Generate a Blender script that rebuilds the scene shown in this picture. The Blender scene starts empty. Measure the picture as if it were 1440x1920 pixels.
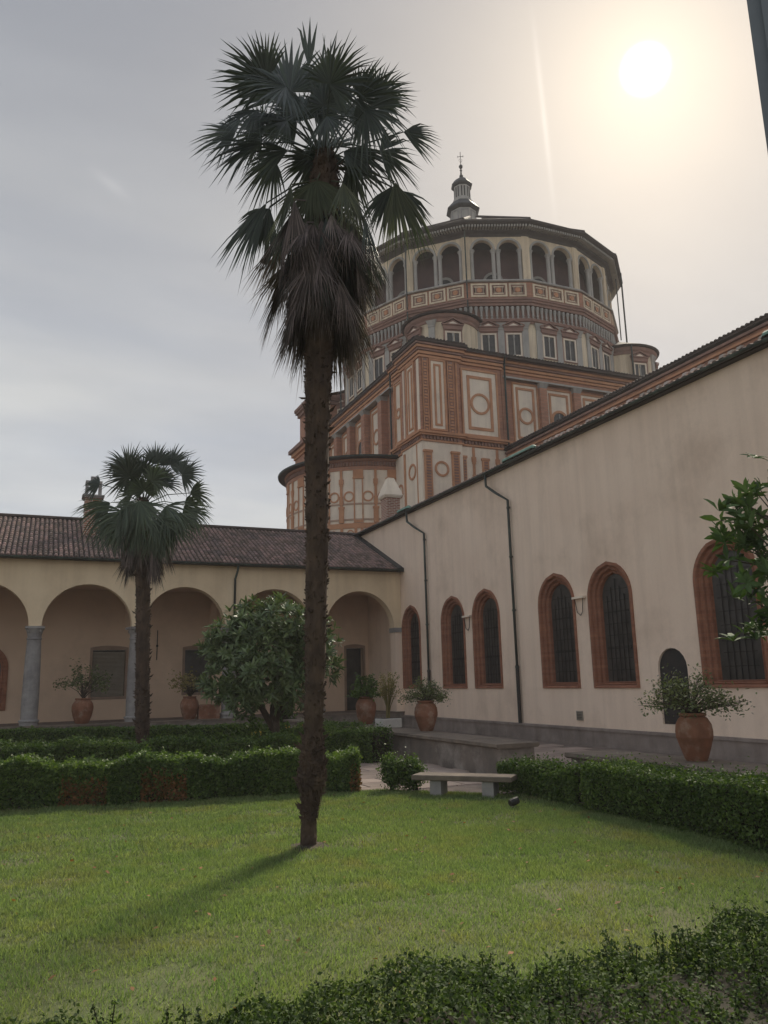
import bpy, math, random
import numpy as np
from mathutils import Vector, Matrix
from mathutils.geometry import tessellate_polygon
random.seed(7); rng = np.random.default_rng(11)
S = bpy.context.scene
C = S.collection
R = math.radians

# ------------------------------------------------------------------ camera, sky, sun, exposure
YAW, PITCH, ROLL, EYE = 23.64, 11.99, 1.305, 1.8
cam_d = bpy.data.cameras.new('camera'); cam = bpy.data.objects.new('camera', cam_d); C.objects.link(cam)
cam_d.sensor_fit = 'VERTICAL'; cam_d.sensor_height = 24.0; cam_d.lens = 24.0*1496.3/1920
cam_d.clip_start = 0.05; cam_d.clip_end = 2000
cam.matrix_world = (Matrix.Translation((0, 0, EYE)) @ Matrix.Rotation(-R(YAW), 4, 'Z')
                    @ Matrix.Rotation(R(90+PITCH), 4, 'X') @ Matrix.Rotation(-R(ROLL), 4, 'Z'))
S.camera = cam
SUN_AZ, SUN_EL = 45.1, 38.65      # clockwise from +Y
sd = Vector((math.sin(R(SUN_AZ))*math.cos(R(SUN_EL)), math.cos(R(SUN_AZ))*math.cos(R(SUN_EL)), math.sin(R(SUN_EL))))
sun_d = bpy.data.lights.new('sun', 'SUN'); sun = bpy.data.objects.new('sun', sun_d); C.objects.link(sun)
sun_d.energy = 2.0; sun_d.angle = R(12.0); sun_d.color = (1.0, 0.9, 0.74)
sun.rotation_euler = sd.to_track_quat('Z', 'Y').to_euler()
S.view_settings.view_transform = 'Standard'; S.view_settings.look = 'None'
S.view_settings.exposure = 1.8; S.view_settings.gamma = 1.0

W = bpy.data.worlds.new('World'); S.world = W; W.use_nodes = True
nt = W.node_tree; nt.nodes.clear()
def N(t, **k):
    n = nt.nodes.new(t)
    for a, b in k.items(): setattr(n, a, b)
    return n
def L(a, b): nt.links.new(a, b)
def mth(op, a, b=None, clamp=False):
    n = N('ShaderNodeMath', operation=op, use_clamp=clamp)
    for i, x in enumerate((a, b)):
        if x is None: continue
        if isinstance(x, (int, float)): n.inputs[i].default_value = x
        else: L(x, n.inputs[i])
    return n.outputs[0]
def mixc(f, a, b, mode='MIX'):
    n = N('ShaderNodeMix', data_type='RGBA', blend_type=mode)
    for s, x in ((n.inputs[0], f), (n.inputs[6], a), (n.inputs[7], b)):
        if isinstance(x, (int, float)): s.default_value = x
        elif isinstance(x, tuple): s.default_value = (*x, 1)
        else: L(x, s)
    return n.outputs[2]
tc = N('ShaderNodeTexCoord'); dirv = tc.outputs['Generated']
sep = N('ShaderNodeSeparateXYZ'); L(dirv, sep.inputs[0])
dt = N('ShaderNodeVectorMath', operation='DOT_PRODUCT'); L(dirv, dt.inputs[0]); dt.inputs[1].default_value = sd
ang = mth('ARCCOSINE', mth('MINIMUM', dt.outputs['Value'], 0.99999))
zz = mth('MAXIMUM', sep.outputs[2], 0.0)
# cloud sheet seen in perspective
div = N('ShaderNodeVectorMath', operation='SCALE'); L(dirv, div.inputs[0]); L(mth('DIVIDE', 1.0, mth('ADD', zz, 0.18)), div.inputs['Scale'])
mp = N('ShaderNodeMapping'); L(div.outputs[0], mp.inputs[0]); mp.inputs['Scale'].default_value = (0.75, 1.5, 1); mp.inputs['Rotation'].default_value = (0, 0, 0.25)
n1 = N('ShaderNodeTexNoise'); L(mp.outputs[0], n1.inputs['Vector']); n1.inputs['Scale'].default_value = 1.0; n1.inputs['Detail'].default_value = 7; n1.inputs['Roughness'].default_value = 0.52; n1.inputs['Distortion'].default_value = 0.5
n2 = N('ShaderNodeTexNoise'); L(mp.outputs[0], n2.inputs['Vector']); n2.inputs['Scale'].default_value = 4.5; n2.inputs['Detail'].default_value = 6
low = mth('SUBTRACT', 1.0, mth('DIVIDE', mth('SUBTRACT', zz, 0.12), 0.55), True)
base = mixc(low, (0.090, 0.096, 0.107), (0.210, 0.213, 0.212))
cl = mth('MULTIPLY', mth('SUBTRACT', n1.outputs['Fac'], 0.36), 3.0, True)
base = mixc(1.0, base, mixc(cl, (0.80, 0.84, 0.92), (1.15, 1.13, 1.09)), 'MULTIPLY')
base = mixc(0.55, base, mixc(n2.outputs['Fac'], (0.70, 0.71, 0.74), (1.28, 1.28, 1.26)), 'MULTIPLY')
warm = mth('MULTIPLY', mth('EXPONENT', mth('MULTIPLY', ang, -1/0.42)), 0.95, True)
base = mixc(warm, base, mixc(1.0, (0.076, 0.071, 0.063), mixc(cl, (0.86, 0.87, 0.90), (1.10, 1.10, 1.07)), 'MULTIPLY'))
# overcast-style zenith gain, added above the frame to brighten walls and lawn
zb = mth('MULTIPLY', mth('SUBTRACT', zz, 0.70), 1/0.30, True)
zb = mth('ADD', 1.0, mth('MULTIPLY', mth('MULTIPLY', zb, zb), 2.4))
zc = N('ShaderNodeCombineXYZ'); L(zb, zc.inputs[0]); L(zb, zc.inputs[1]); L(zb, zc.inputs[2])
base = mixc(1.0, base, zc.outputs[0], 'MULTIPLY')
# thin contrails
def trail(d1, d2, w, amp, src):
    nrm = Vector(d1).cross(Vector(d2)).normalized()
    q = N('ShaderNodeVectorMath', operation='DOT_PRODUCT'); L(dirv, q.inputs[0]); q.inputs[1].default_value = nrm
    band = mth('EXPONENT', mth('MULTIPLY', mth('POWER', mth('DIVIDE', mth('ABSOLUTE', q.outputs['Value']), w), 2.0), -1.0))
    mid = (Vector(d1).normalized()+Vector(d2).normalized()).normalized(); half = Vector(d1).angle(Vector(d2))/2
    qq = N('ShaderNodeVectorMath', operation='DOT_PRODUCT'); L(dirv, qq.inputs[0]); qq.inputs[1].default_value = mid
    lim = mth('MULTIPLY', mth('SUBTRACT', half*1.2, mth('ARCCOSINE', mth('MINIMUM', qq.outputs['Value'], 0.99999))), 6.0, True)
    br = mth('ADD', 0.35, n2.outputs['Fac'])
    return mixc(mth('MULTIPLY', mth('MULTIPLY', mth('MULTIPLY', band, lim), br), amp), src, (1.0, 0.95, 0.88))
TRAILS = [((0.4422, 0.5883, 0.6771), (0.5190, 0.6765, 0.5225), 0.0028, 0.10), ((0.0215, 0.8306, 0.5564), (0.0714, 0.8441, 0.5313), 0.0060, 0.12)]
for a, b, w_, am in TRAILS: base = trail(a, b, w_, am, base)
sky = N('ShaderNodeTexSky', sky_type='NISHITA'); sky.sun_disc = False
sky.sun_elevation = R(SUN_EL); sky.sun_rotation = R(SUN_AZ); sky.air_density = 1.0; sky.dust_density = 3.0
skc = mixc(1.0, sky.outputs[0], (0.045, 0.045, 0.045), 'MULTIPLY')
base = mixc(0.10, base, skc)
g1 = mth('MULTIPLY', mth('EXPONENT', mth('MULTIPLY', ang, -1/0.060)), 0.125)
core = mth('MULTIPLY', mth('EXPONENT', mth('MULTIPLY', mth('POWER', mth('DIVIDE', ang, 0.0175), 4.0), -1.0)), 6.0)
glow = mixc(1.0, (1.0, 0.82, 0.52), g1, 'MULTIPLY'); glow2 = mixc(1.0, (1.0, 0.93, 0.78), core, 'MULTIPLY')
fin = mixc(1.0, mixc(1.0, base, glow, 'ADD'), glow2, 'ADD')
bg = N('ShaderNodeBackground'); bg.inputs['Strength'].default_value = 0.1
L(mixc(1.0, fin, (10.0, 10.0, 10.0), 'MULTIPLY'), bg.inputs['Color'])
wo = N('ShaderNodeOutputWorld'); L(bg.outputs[0], wo.inputs['Surface'])
# colours above 1 must survive the multiply nodes
for n in nt.nodes:
    if n.type == 'MIX': n.clamp_result = False; n.clamp_factor = False

# ------------------------------------------------------------------ materials
def mat(name, c1, c2=None, scale=3.0, rough=0.85, bump=0.0, bscale=30.0, island=0.0, transl=0.0, c3=None, c3scale=0.6, c3amt=0.5,
        brick=None, streak=0.0, spec=0.3, objrand=0.0, stretch=None, metal=0.0, detail=6):
    m = bpy.data.materials.new(name); m.use_nodes = True; t = m.node_tree; t.nodes.clear()
    def nn(ty, **k):
        n = t.nodes.new(ty)
        for a, b in k.items(): setattr(n, a, b)
        return n
    def mx(f, a, b, mode='MIX'):
        n = nn('ShaderNodeMix', data_type='RGBA', blend_type=mode)
        for s, x in ((n.inputs[0], f), (n.inputs[6], a), (n.inputs[7], b)):
            if isinstance(x, (int, float)): s.default_value = x
            elif isinstance(x, tuple): s.default_value = (*x, 1)
            else: t.links.new(x, s)
        return n.outputs[2]
    geo = nn('ShaderNodeNewGeometry'); pos = geo.outputs['Position']
    if stretch:
        mp_ = nn('ShaderNodeMapping'); t.links.new(pos, mp_.inputs[0]); mp_.inputs['Scale'].default_value = stretch; pos = mp_.outputs[0]
    def noise(sc, det=6, rg=0.55):
        n = nn('ShaderNodeTexNoise'); t.links.new(pos, n.inputs['Vector']); n.inputs['Scale'].default_value = sc; n.inputs['Detail'].default_value = det; n.inputs['Roughness'].default_value = rg
        return n.outputs['Fac']
    def ramp(f, lo, hi):
        n = nn('ShaderNodeMapRange'); t.links.new(f, n.inputs['Value']); n.inputs['From Min'].default_value = lo; n.inputs['From Max'].default_value = hi
        return n.outputs[0]
    c2 = c2 or tuple(x*0.8 for x in c1)
    col = mx(ramp(noise(scale, detail), 0.32, 0.68), c1, c2)
    hgt = noise(bscale, 5, 0.6)
    if brick:
        sx = nn('ShaderNodeSeparateXYZ'); t.links.new(geo.outputs['Position'], sx.inputs[0])
        ad = nn('ShaderNodeMath', operation='ADD'); t.links.new(sx.outputs[0], ad.inputs[0]); t.links.new(sx.outputs[1], ad.inputs[1])
        cb = nn('ShaderNodeCombineXYZ'); t.links.new(ad.outputs[0], cb.inputs[0]); t.links.new(sx.outputs[2], cb.inputs[1])
        bk = nn('ShaderNodeTexBrick'); t.links.new(cb.outputs[0], bk.inputs['Vector'])
        bk.inputs['Scale'].default_value = 1.0; bk.inputs['Brick Width'].default_value = brick[0]; bk.inputs['Row Height'].default_value = brick[1]
        bk.inputs['Mortar Size'].default_value = brick[2]; bk.inputs['Color1'].default_value = (1.08, 1.06, 1.04, 1); bk.inputs['Color2'].default_value = (0.82, 0.80, 0.78, 1)
        bk.inputs['Mortar'].default_value = (*brick[3], 1)
        bm = mx(1.0, col, bk.outputs['Color'], 'MULTIPLY')
        col = mx(bk.outputs['Fac'], bm, brick[3])
    if c3: col = mx(ramp(noise(c3scale, 8, 0.65), 0.5, 0.72), col, mx(c3amt, col, c3))
    if streak:
        mps = nn('ShaderNodeMapping'); t.links.new(geo.outputs['Position'], mps.inputs[0]); mps.inputs['Scale'].default_value = (2.6, 2.6, 0.16)
        ns = nn('ShaderNodeTexNoise'); t.links.new(mps.outputs[0], ns.inputs['Vector']); ns.inputs['Scale'].default_value = 1.0; ns.inputs['Detail'].default_value = 7; ns.inputs['Roughness'].default_value = 0.62
        n4 = nn('ShaderNodeTexNoise'); t.links.new(geo.outputs['Position'], n4.inputs['Vector']); n4.inputs['Scale'].default_value = 14.0; n4.inputs['Detail'].default_value = 4
        col = mx(streak, col, mx(ramp(ns.outputs['Fac'], 0.42, 0.66), (1.05, 1.05, 1.05), (0.62, 0.58, 0.55)), 'MULTIPLY')
        col = mx(streak*0.6, col, mx(ramp(n4.outputs['Fac'], 0.3, 0.7), (0.86, 0.85, 0.84), (1.1, 1.1, 1.1)), 'MULTIPLY')
    if island:
        mr = nn('ShaderNodeMapRange'); t.links.new(geo.outputs['Random Per Island'], mr.inputs['Value']); mr.inputs['To Min'].default_value = 1-island; mr.inputs['To Max'].default_value = 1+island
        hs = nn('ShaderNodeHueSaturation'); t.links.new(mr.outputs[0], hs.inputs['Value']); t.links.new(col, hs.inputs['Color'])
        mr2 = nn('ShaderNodeMapRange'); t.links.new(geo.outputs['Random Per Island'], mr2.inputs['Value']); mr2.inputs['To Min'].default_value = 0.515; mr2.inputs['To Max'].default_value = 0.485
        t.links.new(mr2.outputs[0], hs.inputs['Hue']); col = hs.outputs[0]
    if objrand:
        oi = nn('ShaderNodeObjectInfo'); mr = nn('ShaderNodeMapRange'); t.links.new(oi.outputs['Random'], mr.inputs['Value']); mr.inputs['To Min'].default_value = 1-objrand; mr.inputs['To Max'].default_value = 1+objrand
        hs = nn('ShaderNodeHueSaturation'); t.links.new(mr.outputs[0], hs.inputs['Value']); t.links.new(col, hs.inputs['Color']); col = hs.outputs[0]
    b = nn('ShaderNodeBsdfPrincipled'); t.links.new(col, b.inputs['Base Color']); b.inputs['Roughness'].default_value = rough
    b.inputs['Specular IOR Level'].default_value = spec; b.inputs['Metallic'].default_value = metal
    if bump:
        bp = nn('ShaderNodeBump'); bp.inputs['Strength'].default_value = bump; bp.inputs['Distance'].default_value = 0.02
        t.links.new(hgt, bp.inputs['Height']); t.links.new(bp.outputs[0], b.inputs['Normal'])
    out = nn('ShaderNodeOutputMaterial')
    if transl:
        tr = nn('ShaderNodeBsdfTranslucent'); t.links.new(mx(1.0, col, (1.5, 1.6, 0.7), 'MULTIPLY'), tr.inputs['Color'])
        ms = nn('ShaderNodeMixShader'); ms.inputs[0].default_value = transl; t.links.new(b.outputs[0], ms.inputs[1]); t.links.new(tr.outputs[0], ms.inputs[2])
        t.links.new(ms.outputs[0], out.inputs[0])
    else: t.links.new(b.outputs[0], out.inputs[0])
    return m
M = dict(
 stucco=mat('cream_stucco', (0.89, 0.715, 0.565), (0.85, 0.67, 0.525), 0.9, 0.95, 0.25, 60, c3=(0.58, 0.44, 0.33), c3scale=0.55, c3amt=0.55, streak=0.20),
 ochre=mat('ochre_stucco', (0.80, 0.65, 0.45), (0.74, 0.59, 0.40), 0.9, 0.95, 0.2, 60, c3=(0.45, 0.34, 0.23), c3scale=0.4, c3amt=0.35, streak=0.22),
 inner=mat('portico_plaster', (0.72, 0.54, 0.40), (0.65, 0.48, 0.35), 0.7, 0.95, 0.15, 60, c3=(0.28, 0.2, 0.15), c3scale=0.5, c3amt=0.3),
 dado=mat('grey_render_dado', (0.36, 0.30, 0.26), (0.26, 0.215, 0.19), 2.2, 0.95, 0.3, 40, streak=0.4, c3=(0.10, 0.09, 0.08), c3scale=0.9, c3amt=0.5),
 stone=mat('grey_stone', (0.36, 0.34, 0.32), (0.25, 0.235, 0.23), 3.5, 0.85, 0.2, 50, c3=(0.12, 0.11, 0.11), c3scale=1.6, c3amt=0.5),
 slab=mat('stone_slab_top', (0.22, 0.175, 0.135), (0.14, 0.112, 0.09), 4, 0.85, 0.3, 60, c3=(0.12, 0.11, 0.09), c3scale=2.5, c3amt=0.6),
 lowwall=mat('stained_wall_render', (0.24, 0.20, 0.17), (0.16, 0.135, 0.12), 2.5, 0.95, 0.4, 30, c3=(0.55, 0.5, 0.44), c3scale=1.7, c3amt=0.55),
 flag=mat('paving_stone', (0.36, 0.28, 0.235), (0.27, 0.21, 0.175), 2.0, 0.8, 0.25, 40, objrand=0.22),
 joint=mat('paving_bed', (0.24, 0.19, 0.16), (0.15, 0.12, 0.10), 5, 0.95, 0.3, 60),
 soil=mat('lawn_soil', (0.085, 0.10, 0.035), (0.055, 0.07, 0.025), 5, 1.0, 0.5, 40, c3=(0.11, 0.09, 0.05), c3scale=0.8, c3amt=0.6),
 earth=mat('dark_earth', (0.07, 0.05, 0.035), (0.035, 0.028, 0.02), 8, 1.0, 0.5, 40),
 grass=mat('grass_blade', (0.145, 0.215, 0.085), (0.19, 0.24, 0.105), 1.4, 0.7, island=0.4, transl=0.3, c3=(0.25, 0.215, 0.10), c3scale=0.9, c3amt=0.7, spec=0.2),
 box=mat('boxwood_leaf', (0.055, 0.10, 0.022), (0.09, 0.145, 0.032), 1.2, 0.55, island=0.5, transl=0.3, spec=0.35),
 boxfg=mat('fine_box_leaf', (0.034, 0.058, 0.020), (0.056, 0.086, 0.030), 1.6, 0.75, island=0.55, transl=0.25, spec=0.12),
 boxdead=mat('dry_leaf', (0.22, 0.11, 0.04), (0.14, 0.075, 0.03), 3, 0.8, island=0.4, transl=0.2),
 twig=mat('dark_twig', (0.035, 0.03, 0.018), (0.02, 0.018, 0.012), 8, 1.0),
 leaf=mat('glossy_leaf', (0.085, 0.13, 0.050), (0.13, 0.18, 0.075), 1.5, 0.38, island=0.4, transl=0.18, spec=0.5),
 leafo=mat('big_glossy_leaf', (0.045, 0.085, 0.028), (0.075, 0.12, 0.038), 3, 0.7, objrand=0.4, transl=0.07, spec=0.25),
 potleaf=mat('shrub_leaf', (0.10, 0.125, 0.055), (0.15, 0.17, 0.08), 2, 0.6, island=0.45, transl=0.25),
 bamboo=mat('dry_bamboo', (0.30, 0.24, 0.11), (0.22, 0.2, 0.08), 3, 0.7, island=0.4, transl=0.3),
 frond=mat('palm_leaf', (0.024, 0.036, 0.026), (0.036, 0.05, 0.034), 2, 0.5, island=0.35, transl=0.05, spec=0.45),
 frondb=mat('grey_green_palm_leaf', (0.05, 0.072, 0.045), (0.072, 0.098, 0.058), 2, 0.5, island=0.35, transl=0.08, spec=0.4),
 frondold=mat('ageing_palm_leaf', (0.05, 0.065, 0.035), (0.07, 0.075, 0.042), 2, 0.6, island=0.3, transl=0.12),
 dead=mat('dead_palm_leaf', (0.155, 0.122, 0.108), (0.08, 0.064, 0.06), 4, 0.85, island=0.5, transl=0.05),
 fibre=mat('palm_trunk_fibre', (0.115, 0.078, 0.055), (0.055, 0.038, 0.03), 7, 1.0, 0.8, 60, stretch=(1, 1, 0.5)),
 bark=mat('grey_brown_bark', (0.10, 0.075, 0.055), (0.05, 0.04, 0.03), 9, 0.95, 0.6, 60, stretch=(1, 1, 0.4)),
 terra=mat('terracotta', (0.30, 0.135, 0.08), (0.21, 0.10, 0.06), 5, 0.85, 0.25, 60, c3=(0.42, 0.32, 0.25), c3scale=4, c3amt=0.7, streak=0.6),
 white=mat('white_planter', (0.62, 0.60, 0.56), (0.5, 0.48, 0.45), 6, 0.6, 0.1, 60),
 tile=mat('roof_tile', (0.245, 0.165, 0.135), (0.17, 0.125, 0.11), 1.6, 0.9, 0.3, 60, island=0.4, c3=(0.08, 0.075, 0.07), c3scale=0.8, c3amt=0.6),
 tiled=mat('dark_roof_tile', (0.09, 0.065, 0.055), (0.06, 0.05, 0.045), 1.6, 0.9, island=0.3),
 mortar=mat('tile_mortar', (0.5, 0.42, 0.36), (0.36, 0.3, 0.26), 5, 0.95, island=0.3),
 lead=mat('lead_flashing', (0.055, 0.055, 0.055), (0.035, 0.035, 0.035), 4, 0.6, 0.1, 30),
 copper=mat('green_copper', (0.20, 0.33, 0.26), (0.13, 0.22, 0.17), 5, 0.7, c3=(0.06, 0.05, 0.04), c3scale=3, c3amt=0.7),
 pipe=mat('dark_copper_pipe', (0.035, 0.042, 0.038), (0.055, 0.06, 0.05), 6, 0.5, c3=(0.12, 0.18, 0.14), c3scale=2.5, c3amt=0.6),
 brickw=mat('window_brick', (0.36, 0.165, 0.10), (0.27, 0.12, 0.075), 5, 0.9, 0.3, 50, brick=(0.24, 0.075, 0.006, (0.27, 0.14, 0.095))),
 brick=mat('red_brick', (0.50, 0.255, 0.165), (0.40, 0.195, 0.13), 1.3, 0.95, 0.2, 20, brick=(0.5, 0.15, 0.02, (0.36, 0.22, 0.16)), c3=(0.2, 0.12, 0.09), c3scale=0.5, c3amt=0.4),
 terr=mat('terracotta_moulding', (0.58, 0.30, 0.17), (0.47, 0.235, 0.13), 1.5, 0.9, 0.1, 20, c3=(0.25, 0.14, 0.1), c3scale=1.0, c3amt=0.4),
 brickd=mat('dark_weathered_brick', (0.34, 0.20, 0.155), (0.25, 0.155, 0.125), 1.3, 0.95, c3=(0.12, 0.09, 0.08), c3scale=0.7, c3amt=0.5),
 chim=mat('chimney_brick', (0.36, 0.17, 0.11), (0.27, 0.12, 0.08), 4, 0.9, 0.2, 40, brick=(0.26, 0.085, 0.014, (0.5, 0.42, 0.36))),
 plaster=mat('white_plaster', (0.87, 0.755, 0.60), (0.78, 0.67, 0.55), 0.8, 0.95, c3=(0.42, 0.35, 0.29), c3scale=0.5, c3amt=0.35, streak=0.3),
 cream=mat('cream_plaster', (0.78, 0.66, 0.48), (0.70, 0.585, 0.43), 0.8, 0.95, c3=(0.33, 0.27, 0.21), c3scale=0.6, c3amt=0.45, stretch=(1, 1, 0.5), streak=0.6),
 greyst=mat('grey_marble', (0.46, 0.43, 0.385), (0.34, 0.325, 0.30), 1.8, 0.8, c3=(0.2, 0.19, 0.18), c3scale=1.0, c3amt=0.45, stretch=(1, 1, 0.5)),
 pinkst=mat('pink_stone', (0.48, 0.33, 0.24), (0.4, 0.28, 0.21), 2, 0.8),
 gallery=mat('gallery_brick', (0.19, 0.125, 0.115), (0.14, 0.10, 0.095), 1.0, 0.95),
 soffit=mat('eave_timber', (0.10, 0.085, 0.08), (0.07, 0.06, 0.055), 2, 0.9),
 glass=mat('dark_leaded_glass', (0.03, 0.027, 0.024), (0.07, 0.062, 0.055), 3, 0.35, spec=0.5),
 dark=mat('dark_opening', (0.03, 0.026, 0.024), (0.02, 0.018, 0.017), 3, 0.9),
 iron=mat('black_iron', (0.03, 0.03, 0.03), (0.05, 0.04, 0.035), 5, 0.6),
 shutter=mat('grey_shutter', (0.34, 0.30, 0.24), (0.27, 0.235, 0.19), 3, 0.7),
 frame=mat('painted_frame', (0.33, 0.235, 0.175), (0.27, 0.19, 0.145), 3, 0.85),
 jamb=mat('window_jamb_paint', (0.20, 0.22, 0.245), (0.16, 0.18, 0.205), 4, 0.6, 0.1, 20),
 brassy=mat('yellow_flower', (0.6, 0.42, 0.06), (0.5, 0.35, 0.05), 3, 0.8),
)

# ------------------------------------------------------------------ mesh helpers
def fr(o, u, n): return (Vector(o), Vector(u).normalized(), Vector(n).normalized())
WORLD = None
class MB:
    def __init__(s): s.v = []; s.f = []
    def add(s, vs, fs):
        k = len(s.v); s.v.extend([tuple(p) for p in vs]); s.f.extend([tuple(i+k for i in f) for f in fs]); return s
    def P(s, F, u, w, v):
        o, U, Nn = F; return o + U*u + Nn*w + Vector((0, 0, v))
    def box(s, F, u0, u1, w0, w1, v0, v1):
        c = [s.P(F, u, w, v) for v in (v0, v1) for w in (w0, w1) for u in (u0, u1)]
        return s.add(c, [(0, 1, 3, 2), (4, 6, 7, 5), (0, 4, 5, 1), (2, 3, 7, 6), (0, 2, 6, 4), (1, 5, 7, 3)])
    def frame(s, F, u0, u1, v0, v1, t, w0, w1, bottom=True):
        s.box(F, u0, u0+t, w0, w1, v0, v1); s.box(F, u1-t, u1, w0, w1, v0, v1); s.box(F, u0+t, u1-t, w0, w1, v1-t, v1)
        if bottom: s.box(F, u0+t, u1-t, w0, w1, v0, v0+t)
        return s
    def ring(s, F, u, v, r0, r1, w0, w1, n=20):
        p = []
        for i in range(n):
            a = 2*math.pi*i/n
            for r, w in ((r0, w0), (r0, w1), (r1, w1), (r1, w0)): p.append(s.P(F, u+r*math.cos(a), w, v+r*math.sin(a)))
        f = []
        for i in range(n):
            j = (i+1) % n
            for k in range(3): f.append((i*4+k, i*4+k+1, j*4+k+1, j*4+k))
        return s.add(p, f)
    def disc(s, F, u, v, r, w0, w1, n=14):
        p = [s.P(F, u+r*math.cos(2*math.pi*i/n), w, v+r*math.sin(2*math.pi*i/n)) for w in (w0, w1) for i in range(n)]
        return s.add(p, [tuple(range(n, 2*n))]+[(i, (i+1) % n, n+(i+1) % n, n+i) for i in range(n)])
    def lathe(s, o, prof, n=16, caps=True, ax=(1, 0, 0), a0=0.0):
        o = Vector(o); p = []
        for r, z in prof:
            for i in range(n):
                a = a0+2*math.pi*i/n; p.append((o.x+r*math.cos(a), o.y+r*math.sin(a), o.z+z))
        f = [(k*n+i, k*n+(i+1) % n, (k+1)*n+(i+1) % n, (k+1)*n+i) for k in range(len(prof)-1) for i in range(n)]
        if caps: f += [tuple(reversed(range(n))), tuple(range((len(prof)-1)*n, len(prof)*n))]
        return s.add(p, f)
    def tube(s, pts, rad, n=8, jit=0.0):
        pts = [Vector(q) for q in pts]; p = []; m = len(pts)
        if not isinstance(rad, (list, tuple)): rad = [rad]*m
        for i, q in enumerate(pts):
            d = (pts[min(i+1, m-1)]-pts[max(i-1, 0)]).normalized()
            a = d.cross(Vector((0.13, 0.99, 0.05) if abs(d.y) < 0.9 else (1, 0, 0))).normalized(); b = d.cross(a)
            for k in range(n):
                t = 2*math.pi*k/n; r = rad[i]*(1+random.uniform(-jit, jit)); p.append(q+a*r*math.cos(t)+b*r*math.sin(t))
        f = [(i*n+k, i*n+(k+1) % n, (i+1)*n+(k+1) % n, (i+1)*n+k) for i in range(m-1) for k in range(n)]
        return s.add(p, f+[tuple(reversed(range(n))), tuple(range((m-1)*n, m*n))])
    def poly(s, F, outer, holes, w0, w1, back=True):
        loops = [outer]+holes; flat = [q for l in loops for q in l]
        tri = tessellate_polygon([[Vector((a, b, 0)) for a, b in l] for l in loops])
        k = len(flat); p = [s.P(F, a, w1, b) for a, b in flat]+[s.P(F, a, w0, b) for a, b in flat]
        f = [tuple(t) for t in tri]+([tuple(reversed([i+k for i in t])) for t in tri] if back else [])
        st = 0
        for l in loops:
            n = len(l); f += [(st+i, st+(i+1) % n, k+st+(i+1) % n, k+st+i) for i in range(n)]; st += n
        return s.add(p, f)
    def loft(s, F, profs, close=True, open_bottom=False):
        n = len(profs[0][1]); p = []
        for w, pr in profs: p += [s.P(F, a, w, b) for a, b in pr]
        m = n if not open_bottom else n-1
        return s.add(p, [(k*n+i, k*n+(i+1) % n, (k+1)*n+(i+1) % n, (k+1)*n+i) for k in range(len(profs)-1) for i in range(m)])
WF = fr((0, 0, 0), (1, 0, 0), (0, 1, 0))   # u = x, w = y, v = z

def mesh_of(name, mb, m, origin=(0, 0, 0), smooth=False):
    me = bpy.data.meshes.new(name)
    o = Vector(origin); me.from_pydata([(x-o.x, y-o.y, z-o.z) for x, y, z in mb.v], [], mb.f)
    if m: me.materials.append(m)
    import bmesh
    b = bmesh.new(); b.from_mesh(me); bmesh.ops.recalc_face_normals(b, faces=b.faces); b.to_mesh(me); b.free()
    if smooth: me.polygons.foreach_set('use_smooth', [True]*len(me.polygons))
    me.update(); return me
def soup(name, verts, nper, m):
    """verts (k*nper,3): k separate faces of nper corners"""
    verts = np.asarray(verts, dtype=np.float32).reshape(-1, 3); k = len(verts)//nper
    me = bpy.data.meshes.new(name); me.vertices.add(len(verts)); me.vertices.foreach_set('co', verts.ravel())
    me.loops.add(len(verts)); me.loops.foreach_set('vertex_index', np.arange(len(verts), dtype=np.int32))
    me.polygons.add(k); me.polygons.foreach_set('loop_start', np.arange(0, len(verts), nper, dtype=np.int32))
    me.materials.append(m); me.update(calc_edges=True); me.validate(); return me
def link(name, me, parent=None, loc=(0, 0, 0), mw=None):
    o = bpy.data.objects.new(name, me); C.objects.link(o)
    if parent: o.parent = parent
    if mw is not None: o.matrix_local = mw
    else: o.location = loc
    return o
def tag(o, label=None, cat=None, group=None, kind=None):
    if label: o['label'] = label
    if cat: o['category'] = cat
    if group: o['group'] = group
    if kind: o['kind'] = kind
    return o
def thing(name, label, cat, loc=(0, 0, 0), rz=0.0, group=None):
    o = bpy.data.objects.new(name, None); C.objects.link(o); o.location = loc; o.rotation_euler = (0, 0, rz); o.empty_display_size = 0.2
    return tag(o, label, cat, group)
def top(o):
    while o.parent: o = o.parent
    return o
def part(name, mb, m, parent, label=None, smooth=False, world=True, kind=None):
    org = top(parent).location if world else (0, 0, 0)
    o = link(name, mesh_of(name, mb, m, org, smooth), parent)
    return tag(o, label, kind=kind)
def rel(root, mw):        # world matrix -> local matrix under an unrotated root
    return Matrix.Translation(-Vector(root.location)) @ mw
def fmat(F, u, w, v):      # matrix with local x = U, y = N(outward), z = up
    o, U, Nn = F; p = o+U*u+Nn*w+Vector((0, 0, v))
    return Matrix(((U.x, Nn.x, 0, p.x), (U.y, Nn.y, 0, p.y), (0, 0, 1, p.z), (0, 0, 0, 1)))

# ------------------------------------------------------------------ ground
g = MB(); g.box(WF, -250, 250, -250, 250, -0.5, -0.05)
gr = link('ground', mesh_of('ground', g, M['earth'])); tag(gr, kind='structure')
pv = MB(); pv.box(WF, -14, 13.87, 9.0, 30.2, -0.05, 0.0); pv.box(WF, 6.5, 13.87, -6, 9.0, -0.05, 0.0)
paving = link('paving', mesh_of('paving', pv, M['joint'])); tag(paving, kind='structure')
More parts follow.
